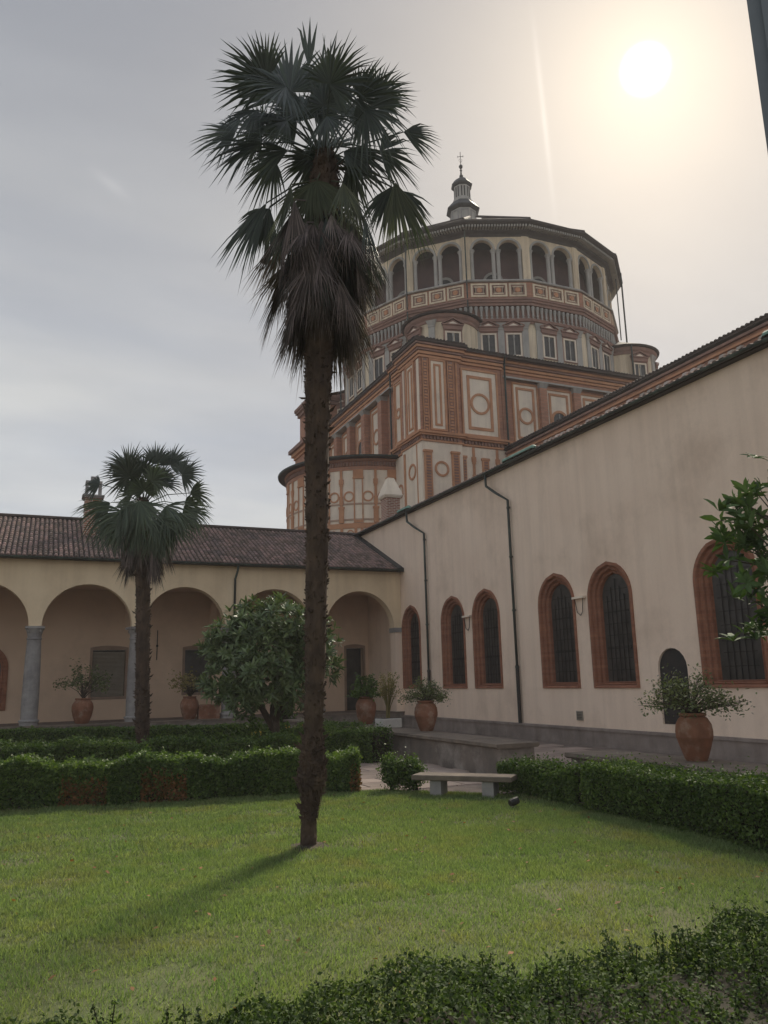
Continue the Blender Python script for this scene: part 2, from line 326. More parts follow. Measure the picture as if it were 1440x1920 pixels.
# flagstones on the part of the walkway and path that is seen
slabm = []
for k in range(5):
    b = MB(); b.add([(-.48, -.29, 0), (.48, -.29, 0), (.48, .29, 0), (-.48, .29, 0), (-.465, -.275, .018), (.465, -.275, .018), (.465, .275, .018+.002*k), (-.465, .275, .018)],
                    [(4, 5, 6, 7), (0, 1, 5, 4), (1, 2, 6, 5), (2, 3, 7, 6), (3, 0, 4, 7)])
    slabm.append(mesh_of('flagstone', b, M['flag']))
cnt = 0
for j in range(34):
    for i in range(7):
        x = 9.35+i*0.98+(0.45 if j % 2 else 0); y = 11.0+j*0.6
        if x > 13.2 or cnt > 230: continue
        if y > 29.5: continue
        o = link('flagstone', slabm[(i*3+j) % 5], paving, mw=Matrix.Translation((x, y, 0.001))@Matrix.Rotation(random.uniform(-.01, .01), 4, 'Z')); cnt += 1
for j in range(10):
    for i in range(4):
        x = 4.6+i*0.98+(0.4 if j % 2 else 0); y = 13.1+j*0.6
        if cnt > 290: continue
        link('flagstone', slabm[(i*3+j) % 5], paving, mw=Matrix.Translation((x, y, 0.001))); cnt += 1

# lawn
def lawn_edge(x):     # far edge of the lawn
    return 13.25-0.19*(x-4.0)-0.015*(x-4)**2*0.5 if x < 5.6 else 12.9-1.3*(x-5.6)
lv = [(-14, -6, 0.004), (7.3, -6, 0.004)]+[(x, lawn_edge(x), 0.004) for x in (7.3, 6.8, 6.2, 5.6, 4.5, 3, 1.5, 0, -2, -5, -9, -14)]
lb = MB(); lb.add(lv, [tuple(range(len(lv)))])
# subdivide lightly for a gentle relief: built as grid instead
nx, ny = 90, 90; xs = np.linspace(-14, 7.3, nx)
P_ = []; F_ = []
for i, x in enumerate(xs):
    ye = lawn_edge(x)
    for j in range(ny):
        y = -6+(ye+6)*j/(ny-1); P_.append((x, y, 0.004+0.018*math.sin(x*1.3+y*0.7)*math.cos(y*1.1-x*0.4) + 0.02))
for i in range(nx-1):
    for j in range(ny-1): F_.append((i*ny+j, (i+1)*ny+j, (i+1)*ny+j+1, i*ny+j+1))
lb = MB(); lb.add(P_, F_); lo = link('lawn', mesh_of('lawn', lb, M['soil'])); tag(lo, kind='structure')
def grass(n, ylo, yhi, xlo, xhi, h, w):
    x = rng.uniform(xlo, xhi, n); y = rng.uniform(ylo, yhi, n)
    ye = np.where(x < 5.6, 13.25-0.19*(x-4.0)-0.0075*(x-4)**2, 12.9-1.3*(x-5.6))
    # keep only what the photograph's neighbourhood can see
    bare = np.sin(x*2.1+np.sin(y*1.7)*1.5)*np.sin(y*2.4+np.sin(x*1.3)*1.2)+0.5*np.sin(x*6.3+y*3.1)*np.sin(y*5.7-x*2.2)
    ok = ~((bare > .55) & (rng.uniform(size=n) < .55))
    ok &= (y < ye-0.05) & (x < 7.15) & (x > y*0.02-2.6-(0.12*y))
    d = np.hypot(x-2.93, y-8.99); ok &= d > 0.13+0.10*rng.uniform(size=n)+0.05*np.sin(np.arctan2(y-8.99, x-2.93)*3)
    x, y = x[ok], y[ok]; k = len(x)
    z = 0.02+0.018*np.sin(x*1.3+y*0.7)*np.cos(y*1.1-x*0.4)
    clump = 0.65+0.5*np.sin(x*7+np.sin(y*5)*2)*np.sin(y*6+np.sin(x*4)*2)*0.5+rng.uniform(0, .5, k)
    hh = h*clump; a = rng.uniform(0, 2*np.pi, k); lean = rng.uniform(0.1, 1.1, k)*hh; la = rng.uniform(0, 2*np.pi, k)
    c, s_ = np.cos(a)*w/2, np.sin(a)*w/2
    v = np.empty((k, 3, 3)); v[:, 0] = np.stack([x-c, y-s_, z-.005], 1); v[:, 1] = np.stack([x+c, y+s_, z-.005], 1)
    v[:, 2] = np.stack([x+np.cos(la)*lean, y+np.sin(la)*lean, z+hh], 1)
    return v.reshape(-1, 3)
gv = np.concatenate([grass(160000, 2.5, 6.5, -2.8, 7.1, 0.042, 0.008), grass(170000, 6.5, 9.5, -3.6, 7.1, 0.045, 0.011), grass(150000, 9.5, 13.9, -4.5, 7.1, 0.048, 0.015)])
go = link('grass', soup('grass', gv, 3, M['grass'])); 
ring = MB(); ring.lathe((2.93, 8.99, 0.0), [(.30, .012), (.22, .042), (.10, .055)], 22); bs = link('bare_soil', mesh_of('bare_soil', ring, M['earth'])); tag(bs, kind='structure')
tag(go, 'short green lawn grass around the tall palm', 'grass', kind='stuff')

# ------------------------------------------------------------------ leaf clouds
def leaf_quads(pos, nrm, size, flat=0.5, aspect=1.9):
    k = len(pos); d = rng.normal(size=(k, 3)); d /= np.linalg.norm(d, axis=1)[:, None]
    n = nrm*flat+rng.normal(size=(k, 3))*0.5; n /= np.linalg.norm(n, axis=1)[:, None]
    t = np.cross(n, d); t /= np.linalg.norm(t, axis=1)[:, None]; b = np.cross(n, t)
    s_ = (size*rng.uniform(0.6, 1.25, k))[:, None]
    v = np.empty((k, 4, 3)); v[:, 0] = pos-t*s_*aspect/2; v[:, 1] = pos+b*s_/2+n*s_*0.12; v[:, 2] = pos+t*s_*aspect/2; v[:, 3] = pos-b*s_/2+n*s_*0.12
    return v.reshape(-1, 3)
def hedge(name, label, p0, p1, h0, h1, thick, n, size, group='clipped box hedges of the garden', bare=0.0, core=True, lump=0.05, dead=None, gaps=(), top_shoots=0.07, lm='box'):
    p0 = Vector((*p0, 0)); p1 = Vector((*p1, 0)); d = p1-p0; Ln = d.length; d.normalize(); nr = Vector((-d.y, d.x, 0))
    t = thing(name, label, 'hedge', (p0+p1)/2, 0, group)
    u = rng.uniform(0, 1, n); face = rng.choice(4, n, p=[0.42, 0.16, 0.36, 0.06]); v = rng.uniform(0, 1, n)
    hh = h0+(h1-h0)*u
    lumpy = lump*(np.sin(u*Ln*3.1)+np.sin(u*Ln*7.3+1)*0.6+np.sin(u*Ln*17+2)*0.35)
    hh = hh+lumpy; z = np.where(face == 2, hh+rng.normal(0, .012, n), 0.01+(hh-0.01)*v**0.8)
    half = thick/2+0.03*np.sin(u*Ln*5+z*6)
    w = np.where(face == 0, -half, np.where(face == 1, half, rng.uniform(-1, 1, n)*half))+rng.normal(0, .02, n)
    uu = u*Ln; e = face == 3; uu = np.where(e, np.where(rng.uniform(size=n) < .5, 0.0, Ln)+rng.normal(0, .02, n), uu)
    w = np.where(e, rng.uniform(-1, 1, n)*half, w)
    shoot = (face == 2) & (rng.uniform(size=n) < 0.25); z = np.where(shoot, z+np.abs(rng.normal(0, top_shoots, n))*(0.4+0.6*np.sin(uu*11)**2), z)
    keep = np.ones(n, bool)
    if bare: keep &= ~((z < bare*(0.6+0.6*np.sin(uu*4.7)**2)) & (rng.uniform(size=n) < 0.8))
    for a, b_ in gaps: keep &= ~((uu > a) & (uu < b_) & (rng.uniform(size=n) < 0.8))
    P = np.stack([p0.x+d.x*uu+nr.x*w, p0.y+d.y*uu+nr.y*w, z], 1)-np.array(t.location)
    nn_ = np.zeros((n, 3)); nn_[face == 2, 2] = 1; nn_[face == 0] = -np.array(nr); nn_[face == 1] = np.array(nr); nn_[e, :] = 0.3
    dm = np.zeros(n, bool)
    if dead:
        for a, b_ in dead: dm |= (uu > a) & (uu < b_) & (z < 0.85*hh*rng.uniform(.5, 1, n)) & (rng.uniform(size=n) < 0.75)
    k = keep & ~dm; link('foliage', soup('foliage', leaf_quads(P[k], nn_[k], size), 4, M[lm]), t)
    if dead: link('dry_foliage', soup('dry_foliage', leaf_quads(P[keep & dm], nn_[keep & dm], size), 4, M['boxdead']), t)
    F = fr(p0, d, nr); b = MB()
    if core:
        segs = max(1, int(Ln/0.5))
        for i in range(segs):
            a0, a1 = Ln*i/segs, Ln*(i+1)/segs; hc = h0+(h1-h0)*(i+.5)/segs
            if any(a0 < g_[1] and a1 > g_[0] for g_ in gaps): continue
            b.box(F, a0, a1, -thick*.30, thick*.30, bare+0.03, hc-0.07)
    m_ = int(Ln*9)
    for i in range(m_):
        uu_ = random.uniform(0.05, Ln-.05); w_ = random.uniform(-.3, .3)*thick; hx = (h0+(h1-h0)*uu_/Ln)*0.8
        q = p0+d*uu_+nr*w_; b.tube([q, q+Vector((random.uniform(-.05, .05), random.uniform(-.05, .05), hx*.5)), q+Vector((random.uniform(-.1, .1), random.uniform(-.1, .1), hx))], [.010, .008, .004], 4)
    part('stems', b, M['twig'], t); return t

dl = np.stack([rng.uniform(-3, 7, 260), rng.uniform(4.2, 13, 260), np.full(260, .055)], 1); dl = dl[(dl[:, 0] > -0.16*dl[:, 1]-1.5)]
df = link('fallen_leaves', soup('fallen_leaves', leaf_quads(dl, np.tile([0, 0, 1.0], (len(dl), 1)), .035, 1.5, 1.5), 4, M['boxdead'])); tag(df, 'small dry brown leaves scattered over the lawn', 'leaves', kind='stuff')
H0, H1 = (-2.6, 14.62), (5.12, 13.15)
hedge('box_hedge', 'long clipped front hedge left of the tall palm, browned in places', H0, H1, 0.67, 0.64, 0.62, 72000, 0.030, bare=0.02, dead=[(3.2, 3.9), (4.4, 5.1), (7.7, 7.95)], top_shoots=0.05)
hedge('box_hedge', 'low wavy middle hedge just behind the long front hedge', (-3.2, 20.2), (5.4, 17.2), 0.66, 0.64, 0.8, 42000, 0.036, lump=0.05)
hedge('box_hedge', 'dark flat-topped rear hedge at the foot of the portico columns', (-4.5, 27.8), (7.3, 24.4), 0.67, 0.57, 0.8, 36000, 0.045, lump=0.012, top_shoots=0.03)
hedge('box_hedge', 'block of hedge right of the tall palm, beside the low walkway wall', (6.0, 19.4), (7.45, 17.4), 0.70, 0.70, 0.9, 14000, 0.034, lump=0.03)
hedge('box_hedge', 'narrow hedge between the rear hedge and the end of the low wall', (7.35, 22.6), (7.75, 20.0), 0.68, 0.70, 0.7, 9000, 0.036, lump=0.02)
hedge('box_hedge', 'short loose hedge right of the stone bench', (7.30, 11.70), (7.34, 9.75), 0.40, 0.52, 0.50, 17000, 0.026, bare=0.05, top_shoots=0.07)
hedge('box_hedge', 'tall dark hedge along the right side of the lawn', (7.33, 9.40), (7.22, 2.0), 0.60, 0.66, 0.7, 56000, 0.024, lump=0.02, top_shoots=0.07)
def bush(label, x, y, r, h, n, size=0.026):
    t = thing('box_bush', label, 'bush', (x, y, 0), 0, 'small bushes beside the stone bench')
    P = []; 
    for k in range(9):
        a = random.uniform(0, 6.28); q = r*0.5*math.sqrt(random.random()); c = np.array([math.cos(a)*q, math.sin(a)*q, h*random.uniform(.4, .75)])
        P.append(c+rng.normal(size=(n//9, 3))*np.array([r*.27, r*.27, h*.17]))
    P = np.concatenate(P); P = P[P[:, 2] > 0.03]
    link('foliage', soup('foliage', leaf_quads(P, P/np.linalg.norm(P, axis=1)[:, None], size), 4, M['box']), t)
    b = MB()
    for k in range(14):
        a = random.uniform(0, 6.28); q = random.uniform(.2, 1)*r*.6
        b.tube([(x+random.uniform(-.04, .04), y+random.uniform(-.04, .04), 0), (x+math.cos(a)*q*.6, y+math.sin(a)*q*.6, h*.5), (x+math.cos(a)*q, y+math.sin(a)*q, h*.85)], [.01, .007, .004], 4)
    part('stems', b, M['twig'], t)
bush('small upright bush next to the end of the front hedge', 5.60, 12.72, 0.27, 0.56, 4500)
bush('small rounded bush touching the left end of the stone bench', 5.93, 12.50, 0.24, 0.50, 4500)

# foreground shrubs under the window
def shrubrow():
    t = hedge('foreground_shrub', 'loose leafy box shrub filling the bottom of the view', (-0.9, 3.60), (4.9, 2.72), 0.34, 0.48, 1.25, 130000, 0.0135, group=None, lump=0.06, top_shoots=0.055, lm='boxfg')
    t['category'] = 'shrub'; P = []; Nn = []; b = MB()
    for k in range(420):
        x = random.uniform(-0.8, 4.9); f = (x+0.9)/5.8; yb = 4.22-0.155*(x+0.9)
        y = yb-random.uniform(0.0, 1.2)**1.2; h = 0.34+0.15*f+0.05*math.sin(x*4.1)+0.03*math.sin(x*9+y*7)+(0.04 if 2.5 < x < 3.4 else 0)
        h *= random.uniform(.85, 1.09)
        lean = Vector((random.gauss(0, .06), random.gauss(0, .06)+(.07 if yb-y < .2 else 0), h)); h0 = 0.0 if yb-y > .2 else -.1
        b.tube([(x, y, 0), Vector((x, y, 0))+lean*.5, Vector((x, y, 0))+lean], [.006, .004, .002], 4)
        n = 110; s_ = rng.uniform(0.45, 1.0, n); a = rng.uniform(0, 2*np.pi, n); rr = rng.uniform(0.0, 0.06, n)*(1.25-s_)*1.6
        P.append(np.stack([x+lean.x*s_+np.cos(a)*rr, y+lean.y*s_+np.sin(a)*rr, lean.z*s_], 1)); Nn.append(np.stack([np.cos(a)*.4, np.sin(a)*.4, np.ones(n)], 1))
    P = np.concatenate(P)-np.array(t.location); Nn = np.concatenate(Nn)
    link('shoots', soup('shoots', leaf_quads(P, Nn, 0.013, 0.7, 1.8), 4, M['boxfg']), t)
    part('shoot_stems', b, M['twig'], t)
shrubrow()

# ------------------------------------------------------------------ palms
RV = Vector((math.cos(R(YAW)), -math.sin(R(YAW)), 0)); DV = Vector((math.sin(R(YAW)), math.cos(R(YAW)), 0)); UP = Vector((0, 0, 1))
def frond(root, name, mt, start, hub, axis, side, rad, spread, nseg, droop, width=0.05, petr=0.011, fold=0.0, curl=0.5):
    axis = axis.normalized(); side = (side-axis*side.dot(axis)).normalized(); nrm = axis.cross(side).normalized()
    b = MB()
    for i in range(nseg):
        th = -spread+2*spread*i/(nseg-1)+random.uniform(-.02, .02)
        d = (axis*math.cos(th)+side*math.sin(th)).normalized()
        ln = rad*(0.72+0.28*math.cos(th*0.9))*(random.uniform(.86, 1.06) if random.random() < .93 else random.uniform(.5, .8))
        q = d.cross(nrm); q = (q*math.cos(.35)+nrm*math.sin(.35)*(1 if i % 2 else -1)).normalized()
        w = width*random.uniform(.85, 1.1); dr = droop*random.uniform(.3, 1.9); cu = curl*(random.uniform(0.1, 1.6) if random.random() < .85 else random.uniform(2, 4.5))
        pts = []
        for tt, ww in ((0.02, .12), (0.40, 0.92), (0.68, 0.52), (1.0, 0.0)):
            c = hub+d*ln*tt-UP*dr*ln*tt*tt+nrm*fold*ln*tt*abs(math.sin(th))-UP*cu*0.35*ln*max(0, tt-.6)**2*4*0.5
            pts.append((c-q*w*ww/2, c+q*w*ww/2))
        vs = [p for pr in pts[:3] for p in pr]+[pts[3][0]]
        b.add(vs, [(0, 1, 3, 2), (2, 3, 5, 4), (4, 5, 6)])
    o = part(name, b, mt, root)
    if petr:
        p = MB(); mid = (start+hub)/2+UP*0.10*(hub-start).length; p.tube([start, mid, hub], [petr*1.5, petr*1.1, petr*.8], 5); part('petiole', p, mt, o)
    return o
def trunk(root, pts, rad, n=18, stubs=260, zlo=.3, fibre=True):
    b = MB(); # resample
    P = []; Rr = []; m = len(pts)
    for i in range(m-1):
        for k in range(9):
            f = k/9; P.append(Vector(pts[i]).lerp(Vector(pts[i+1]), f)); Rr.append((rad[i]*(1-f)+rad[i+1]*f)*random.uniform(.94, 1.06))
    P.append(Vector(pts[-1])); Rr.append(rad[-1]); b.tube(P, Rr, n, 0.06)
    tr = part('trunk', b, M['fibre'], root)
    s_ = MB(); k = len(P)
    for i in range(stubs):
        f = random.uniform(0, 1)**0.8; j = min(k-2, int(f*(k-1))); c = P[j].lerp(P[j+1], random.random())
        if c.z < zlo: continue
        a = random.uniform(0, 6.283); o = Vector((math.cos(a), math.sin(a), 0)); tg = Vector((-o.y, o.x, 0)); r = Rr[j]*0.93
        ln = random.uniform(.02, .05) if random.random() < .965 else random.uniform(.08, .13); wd = random.uniform(.008, .018)
        upv = random.uniform(.2, 1.1)
        p0 = c+o*r; s_.add([p0-tg*wd, p0+tg*wd, p0+UP*.03, p0+o*ln+UP*ln*upv-tg*.004, p0+o*ln*.6+UP*ln*upv*.2+tg*wd*.4], [(0, 1, 2), (0, 3, 1), (1, 3, 2), (2, 3, 0), (1, 4, 3)])
    for i in range(int(stubs*0.9) if fibre else 0):   # loose hanging fibres
        f = random.random(); j = min(k-2, int(f*(k-1))); c = P[j]
        if c.z < zlo: continue
        a = random.uniform(0, 6.283); o = Vector((math.cos(a), math.sin(a), 0)); tg = Vector((-o.y, o.x, 0)); p0 = c+o*Rr[j]*1.0
        ln = random.uniform(.06, .2); s_.add([p0-tg*.006, p0+tg*.006, p0+o*random.uniform(.005, .03)-UP*ln+tg*random.uniform(-.05, .05)], [(0, 1, 2)])
    part('leaf_base', s_, M['fibre'], root, kind='stuff'); return tr

B = Vector((2.93, 8.99, 0))
def bp(r, z, d=0.0): return B+RV*r+DV*d+UP*z
palm = thing('palm_tree', 'tall fan palm in the middle of the lawn with a shaggy brown skirt', 'palm', B)
tpts = [(0, -.05), (0.005, .35), (0.03, .55), (0.035, .72), (0.05, .95), (0.06, 1.2), (0.09, 2.3), (0.11, 3.5), (0.12, 4.9), (0.145, 5.8), (0.17, 6.6), (0.19, 7.3), (0.22, 8.0), (0.25, 8.7)]
trad = [.092, .080, .090, .150, .138, .105, .118, .132, .150, .165, .20, .22, .22, .13]
trunk(palm, [bp(a, b_) for a, b_ in tpts], trad, stubs=2600)
cr = bp(0.22, 8.6)
# (hub right, hub z, hub depth, image angle of the blade axis, radius, half spread, tilt into depth, droop)
FR = [(-.24, 9.74, .10, 114, 1.24, 1.75, .15, .00), (.04, 9.95, -.1, 92, .98, .16, .1, .0), (.18, 9.85, .05, 77, .95, .14, .1, .0), (.22, 9.55, .25, 72, .85, .8, -.2, .10),
 (-.50, 9.55, -.35, 146, .78, 1.5, -.3, .10), (-.98, 9.17, .15, 172, .74, 1.45, .2, .12), (-.66, 9.35, .4, 165, .72, 1.6, .5, .12),
 (.55, 9.4, .2, 50, .70, 1.7, .3, .08), (.94, 9.42, -.15, 44, .62, 1.75, -.1, .08), (1.30, 9.04, .05, -4, .56, .75, .35, .10), (.98, 9.05, .45, 8, .72, 1.3, .5, .22),
 (-.62, 8.80, -.1, 202, .78, .55, -.3, .30), (-.22, 8.58, -.25, 194, .66, .75, -.2, .22), (.50, 8.58, -.2, -24, .66, .9, -.3, .22), (.80, 9.0, -.45, -50, .72, 1.3, -.2, .3),
 (.35, 9.3, -.55, 40, .75, 1.9, -.6, .15), (-.2, 9.2, -.65, 215, .75, 1.9, -.7, .2), (.2, 9.25, .65, 110, .85, 2.0, .8, .1), (.55, 8.95, .6, -25, .75, 1.5, .8, .3),
 (-.5, 9.0, .5, 208, .75, 1.5, .6, .3), (-.35, 9.6, .55, 130, .8, 1.9, .5, .1), (.7, 9.25, -.35, -5, .75, 1.8, -.3, .2), (-.62, 9.15, -.3, 232, .62, 1.2, -.4, .3), (.10, 9.35, .1, 60, .7, 2.2, .1, .1),
 (-.15, 9.35, .2, 130, .7, 2.2, .2, .1), (.62, 8.85, .1, -60, .7, .9, .1, .3), (.3, 8.95, -.4, -70, .6, 1.1, -.5, .3)]
for hr, hz, dp, an, rd, sp, tl, dr in FR:
    hub = bp(hr, hz, dp); a = R(an); ax = RV*math.cos(a)+UP*math.sin(a)+DV*tl; sdv = -RV*math.sin(a)+UP*math.cos(a)+DV*random.uniform(-.35, .35)
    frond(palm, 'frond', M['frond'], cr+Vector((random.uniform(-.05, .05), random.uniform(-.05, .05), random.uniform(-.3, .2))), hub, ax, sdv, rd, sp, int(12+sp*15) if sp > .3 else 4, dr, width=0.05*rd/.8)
for i in range(5):
    an = random.uniform(0, 360); a = R(an); dp = random.uniform(-.5, .5); q = random.uniform(.25, .5); hub = bp(.2+q*math.cos(a), 9.0+q*.9*math.sin(a), dp)
    frond(palm, 'frond', M['frond'], cr, hub, RV*math.cos(a)+UP*(math.sin(a)*.8)+DV*dp, -RV*math.sin(a)+UP*math.cos(a)+DV*random.uniform(-.6, .6), random.uniform(.5, .68), random.uniform(1.3, 2.0), 34, .2, width=.042)
# drooping fans: one far right, one left, some in front of the skirt
for hr, hz, dp, an, rd, sp, dr, mt in [(1.16, 8.22, -.05, -78, .98, .52, .15, 'frondold'), (1.12, 8.22, .05, -118, .58, .55, .2, 'frond'), (1.2, 8.2, .1, -40, .5, .5, .4, 'frond'), (-.54, 7.98, .0, -117, 1.05, .30, .1, 'frond'), (-.52, 7.97, .1, -152, .42, .5, .3, 'frond'), (-.5, 7.96, .05, -95, .7, .3, .1, 'frond'),
    (.16, 8.08, -.32, -92, .72, 1.15, .05, 'frondold'), (.42, 7.75, -.2, -76, 1.0, .35, .05, 'frond'), (.44, 7.8, .15, -72, 1.0, .35, .05, 'frond'), (-.1, 7.8, -.22, -98, .85, .5, .1, 'frond')]:
    hub = bp(hr, hz, dp); a = R(an); ax = RV*math.cos(a)+UP*math.sin(a)+DV*random.uniform(-.15, .15); sdv = -RV*math.sin(a)+UP*math.cos(a)+DV*random.uniform(-.3, .3)
    frond(palm, 'frond', M[mt], bp(.22, min(8.5, hz+.35)), hub, ax, sdv, rd, sp, int(16+sp*20), dr, width=0.05)
def skirt(root, f, zs, n, mt, rad0=.25, R0=.9, wd=.026, out=.42):
    for i in range(n):
        z = random.uniform(*zs); a = random.uniform(0, 6.283); o = RV*math.cos(a)+DV*math.sin(a); tg = Vector((-o.y, o.x, 0))
        c = f(z); q = (z-zs[0])/(zs[1]-zs[0]); r = rad0*random.uniform(.8, 1.5)*(1+.6*q)
        hub = c+o*r; ax = -UP+o*random.uniform(.02, out)*(.55+.6*q)+tg*random.uniform(-.15, .15)
        frond(root, 'dead_frond', mt, c+UP*.2, hub, ax, tg+o*random.uniform(-.5, .5), R0*random.uniform(.7, 1.1), random.uniform(.2, .5), 20, -.03, width=wd, petr=0.010, fold=random.uniform(-.2, .2))
skirt(palm, lambda z: bp(.19, z), (6.45, 7.7), 105, M['dead'], R0=1.0, rad0=.27, out=.55, wd=.022)
skirt(palm, lambda z: bp(.19, z), (7.35, 8.2), 16, M['frondold'], R0=.95)
skirt(palm, lambda z: bp(.19, z), (6.9, 7.7), 10, M['frond'], R0=.9, rad0=.3)

B2 = Vector((2.46, 20.0, 0))
def bp2(r, z, d=0.0): return B2+RV*r+DV*d+UP*z
p2 = thing('palm_tree', 'shorter fan palm behind the hedges, in front of the portico', 'palm', B2)
trunk(p2, [bp2(*q) for q in [(0, 0), (0, .5), (-.01, 1.0), (-.04, 1.7), (-.08, 2.9), (-.12, 4.05), (-.16, 5.0), (-.2, 5.9), (-.22, 6.4)]], [.14, .13, .15, .155, .16, .165, .18, .18, .1], stubs=2600)
FR2 = [(-.55, 7.2, .1, 118, .85, 1.6, .1, .05), (.15, 7.25, 0, 85, .7, 1.0, .1, .05), (.50, 7.25, .1, 58, .80, 1.9, .2, .05), (.85, 6.95, -.1, 25, .70, 1.7, -.1, .15),
 (-1.25, 6.80, .1, 178, .52, 1.2, .2, .2), (-.85, 6.25, -.2, 208, .95, .8, -.2, .3), (1.02, 6.52, .1, 12, .62, .9, .3, .25), (1.0, 6.05, 0, -18, .62, .9, .1, .3),
 (-.35, 6.85, -.4, 150, .8, 2.0, -.5, .15), (.25, 6.7, -.5, 40, .75, 2.0, -.6, .2), (-.5, 6.0, -.35, 222, .95, 1.2, -.4, .3), (.55, 6.1, -.35, -38, .85, 1.3, -.4, .3),
 (-.05, 6.2, -.5, -90, .85, 1.6, -.4, .2), (-.3, 5.7, -.42, -105, .8, 1.3, -.2, .1), (.35, 5.75, -.42, -70, .8, 1.3, -.2, .1), (.2, 6.9, .5, 80, .8, 1.8, .7, .2), (-.6, 6.2, .4, 190, .7, 1.2, .5, .3),
 (.8, 6.3, .45, -10, .8, 1.5, .5, .3), (-.65, 5.7, -.1, -125, .85, 1.0, -.1, .1), (.62, 5.75, -.1, -55, .8, 1.0, -.1, .1), (-.75, 5.85, -.3, -100, .8, 1.3, -.2, .1), (.8, 5.95, -.25, -75, .75, 1.3, -.2, .1), (0, 6.0, -.55, -88, .9, 1.5, -.3, .1), (0, 6.5, -.3, 90, .6, 2.2, -.6, .1), (-.5, 6.6, .4, 130, .8, 1.8, .4, .2), (-.1, 6.95, -.2, 100, .75, 2.2, -.3, .1), (.2, 6.9, .15, 70, .7, 2.2, .3, .1)]
for hr, hz, dp, an, rd, sp, tl, dr in FR2:
    hub = bp2(hr-.1, hz, dp); a = R(an); ax = RV*math.cos(a)+UP*math.sin(a)+DV*tl; sdv = -RV*math.sin(a)+UP*math.cos(a)+DV*random.uniform(-.35, .35)
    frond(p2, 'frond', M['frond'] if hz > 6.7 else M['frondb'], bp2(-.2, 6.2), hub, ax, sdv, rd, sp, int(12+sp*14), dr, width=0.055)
skirt(p2, lambda z: bp2(-.15, z), (4.85, 5.8), 34, M['dead'], R0=.85, rad0=.28, wd=.035)
skirt(p2, lambda z: bp2(-.15, z), (5.5, 6.1), 20, M['frondb'], R0=.95, rad0=.4, wd=.045)

# ------------------------------------------------------------------ round broad-leaved tree
def leafmb(ln, w, fold=.18, bend=.15):
    b = MB(); b.add([(0, 0, 0), (-w*.5, ln*.45, fold*w), (w*.5, ln*.45, fold*w), (0, ln*.5, -0.0), (0, ln, -bend*ln), (-w*.33, ln*.78, fold*w*.5-bend*ln*.4), (w*.33, ln*.78, fold*w*.5-bend*ln*.4), (0, ln*.8, -bend*ln*.5)],
                    [(0, 3, 1), (0, 2, 3), (1, 3, 7, 5), (3, 2, 6, 7), (5, 7, 4), (7, 6, 4)])
    return b
def rosettes(centers, dirs, ln, w, per, m, name, parent):
    base = leafmb(1, w/ln); bv = np.array(base.v); allv = []; allf = []; k = 0
    for c, d in zip(centers, dirs):
        d = Vector(d).normalized(); q = d.to_track_quat('Z', 'Y').to_matrix()
        for i in range(per):
            a = 6.283*i/per+random.uniform(-.35, .35); el = random.uniform(.05, 1.15)
            mt_ = q@Matrix.Rotation(a, 3, 'Z')@Matrix.Rotation(el, 3, 'X'); s_ = ln*random.uniform(.65, 1.15)
            vv = (bv*s_)@np.array(mt_).T+np.array(c); allv.append(vv); allf += [tuple(j+k for j in f) for f in base.f]; k += len(bv)
    me = bpy.data.meshes.new(name); me.from_pydata(np.concatenate(allv).tolist(), [], allf); me.materials.append(m); return link(name, me, parent)
T0 = Vector((5.35, 18.9, 0)); tree = thing('broadleaf_tree', 'round glossy-leaved tree with a dark trunk in front of the portico', 'tree', T0)
cen = []; dr_ = []
blobs = [((0, 0, 2.75), 1.25), ((-.85, -.2, 3.0), .75), ((-1.15, -.1, 1.95), .62), ((.9, .1, 2.9), .8), ((.3, -.4, 3.35), .7), ((-.1, -.75, 2.15), .75), ((-.45, .1, 3.45), .55), ((1.2, -.2, 2.35), .55), ((.55, -.3, 1.85), .62), ((-1.35, 0, 2.75), .45), ((-.6, -.5, 1.55), .42)]
for c, r in blobs:
    c = RV*(c[0]*.95-.10)+DV*c[1]+UP*(c[2]*.97-.02); r *= .86
    for i in range(int(135*r*r)+26):
        d = Vector(rng.normal(size=3)).normalized(); p = c+d*r*random.uniform(.62, 1.06); cen.append(p); dr_.append(d*.8+UP*.5)
rosettes(cen, dr_, .24, .058, 12, M['leaf'], 'foliage', tree)
b = MB(); b.tube([T0+Vector((0, 0, -.05)), T0+Vector((.02, 0, .6)), T0+Vector((-.02, .05, 1.2)), T0+RV*.1+UP*2.3], [.13, .11, .10, .06], 10, .05)
b.tube([T0+UP*.7, T0+RV*-.35+UP*1.3, T0+RV*-.95+UP*2.1], [.09, .07, .03], 8, .05); b.tube([T0+UP*1.0, T0+RV*.4+UP*1.6, T0+RV*.9+UP*2.5], [.08, .06, .03], 8, .05)
b.tube([T0+UP*.9, T0+DV*-.3+UP*1.6, T0+DV*-.6+UP*2.3], [.06, .05, .02], 8, .05)
part('trunk', b, M['bark'], tree, smooth=True)

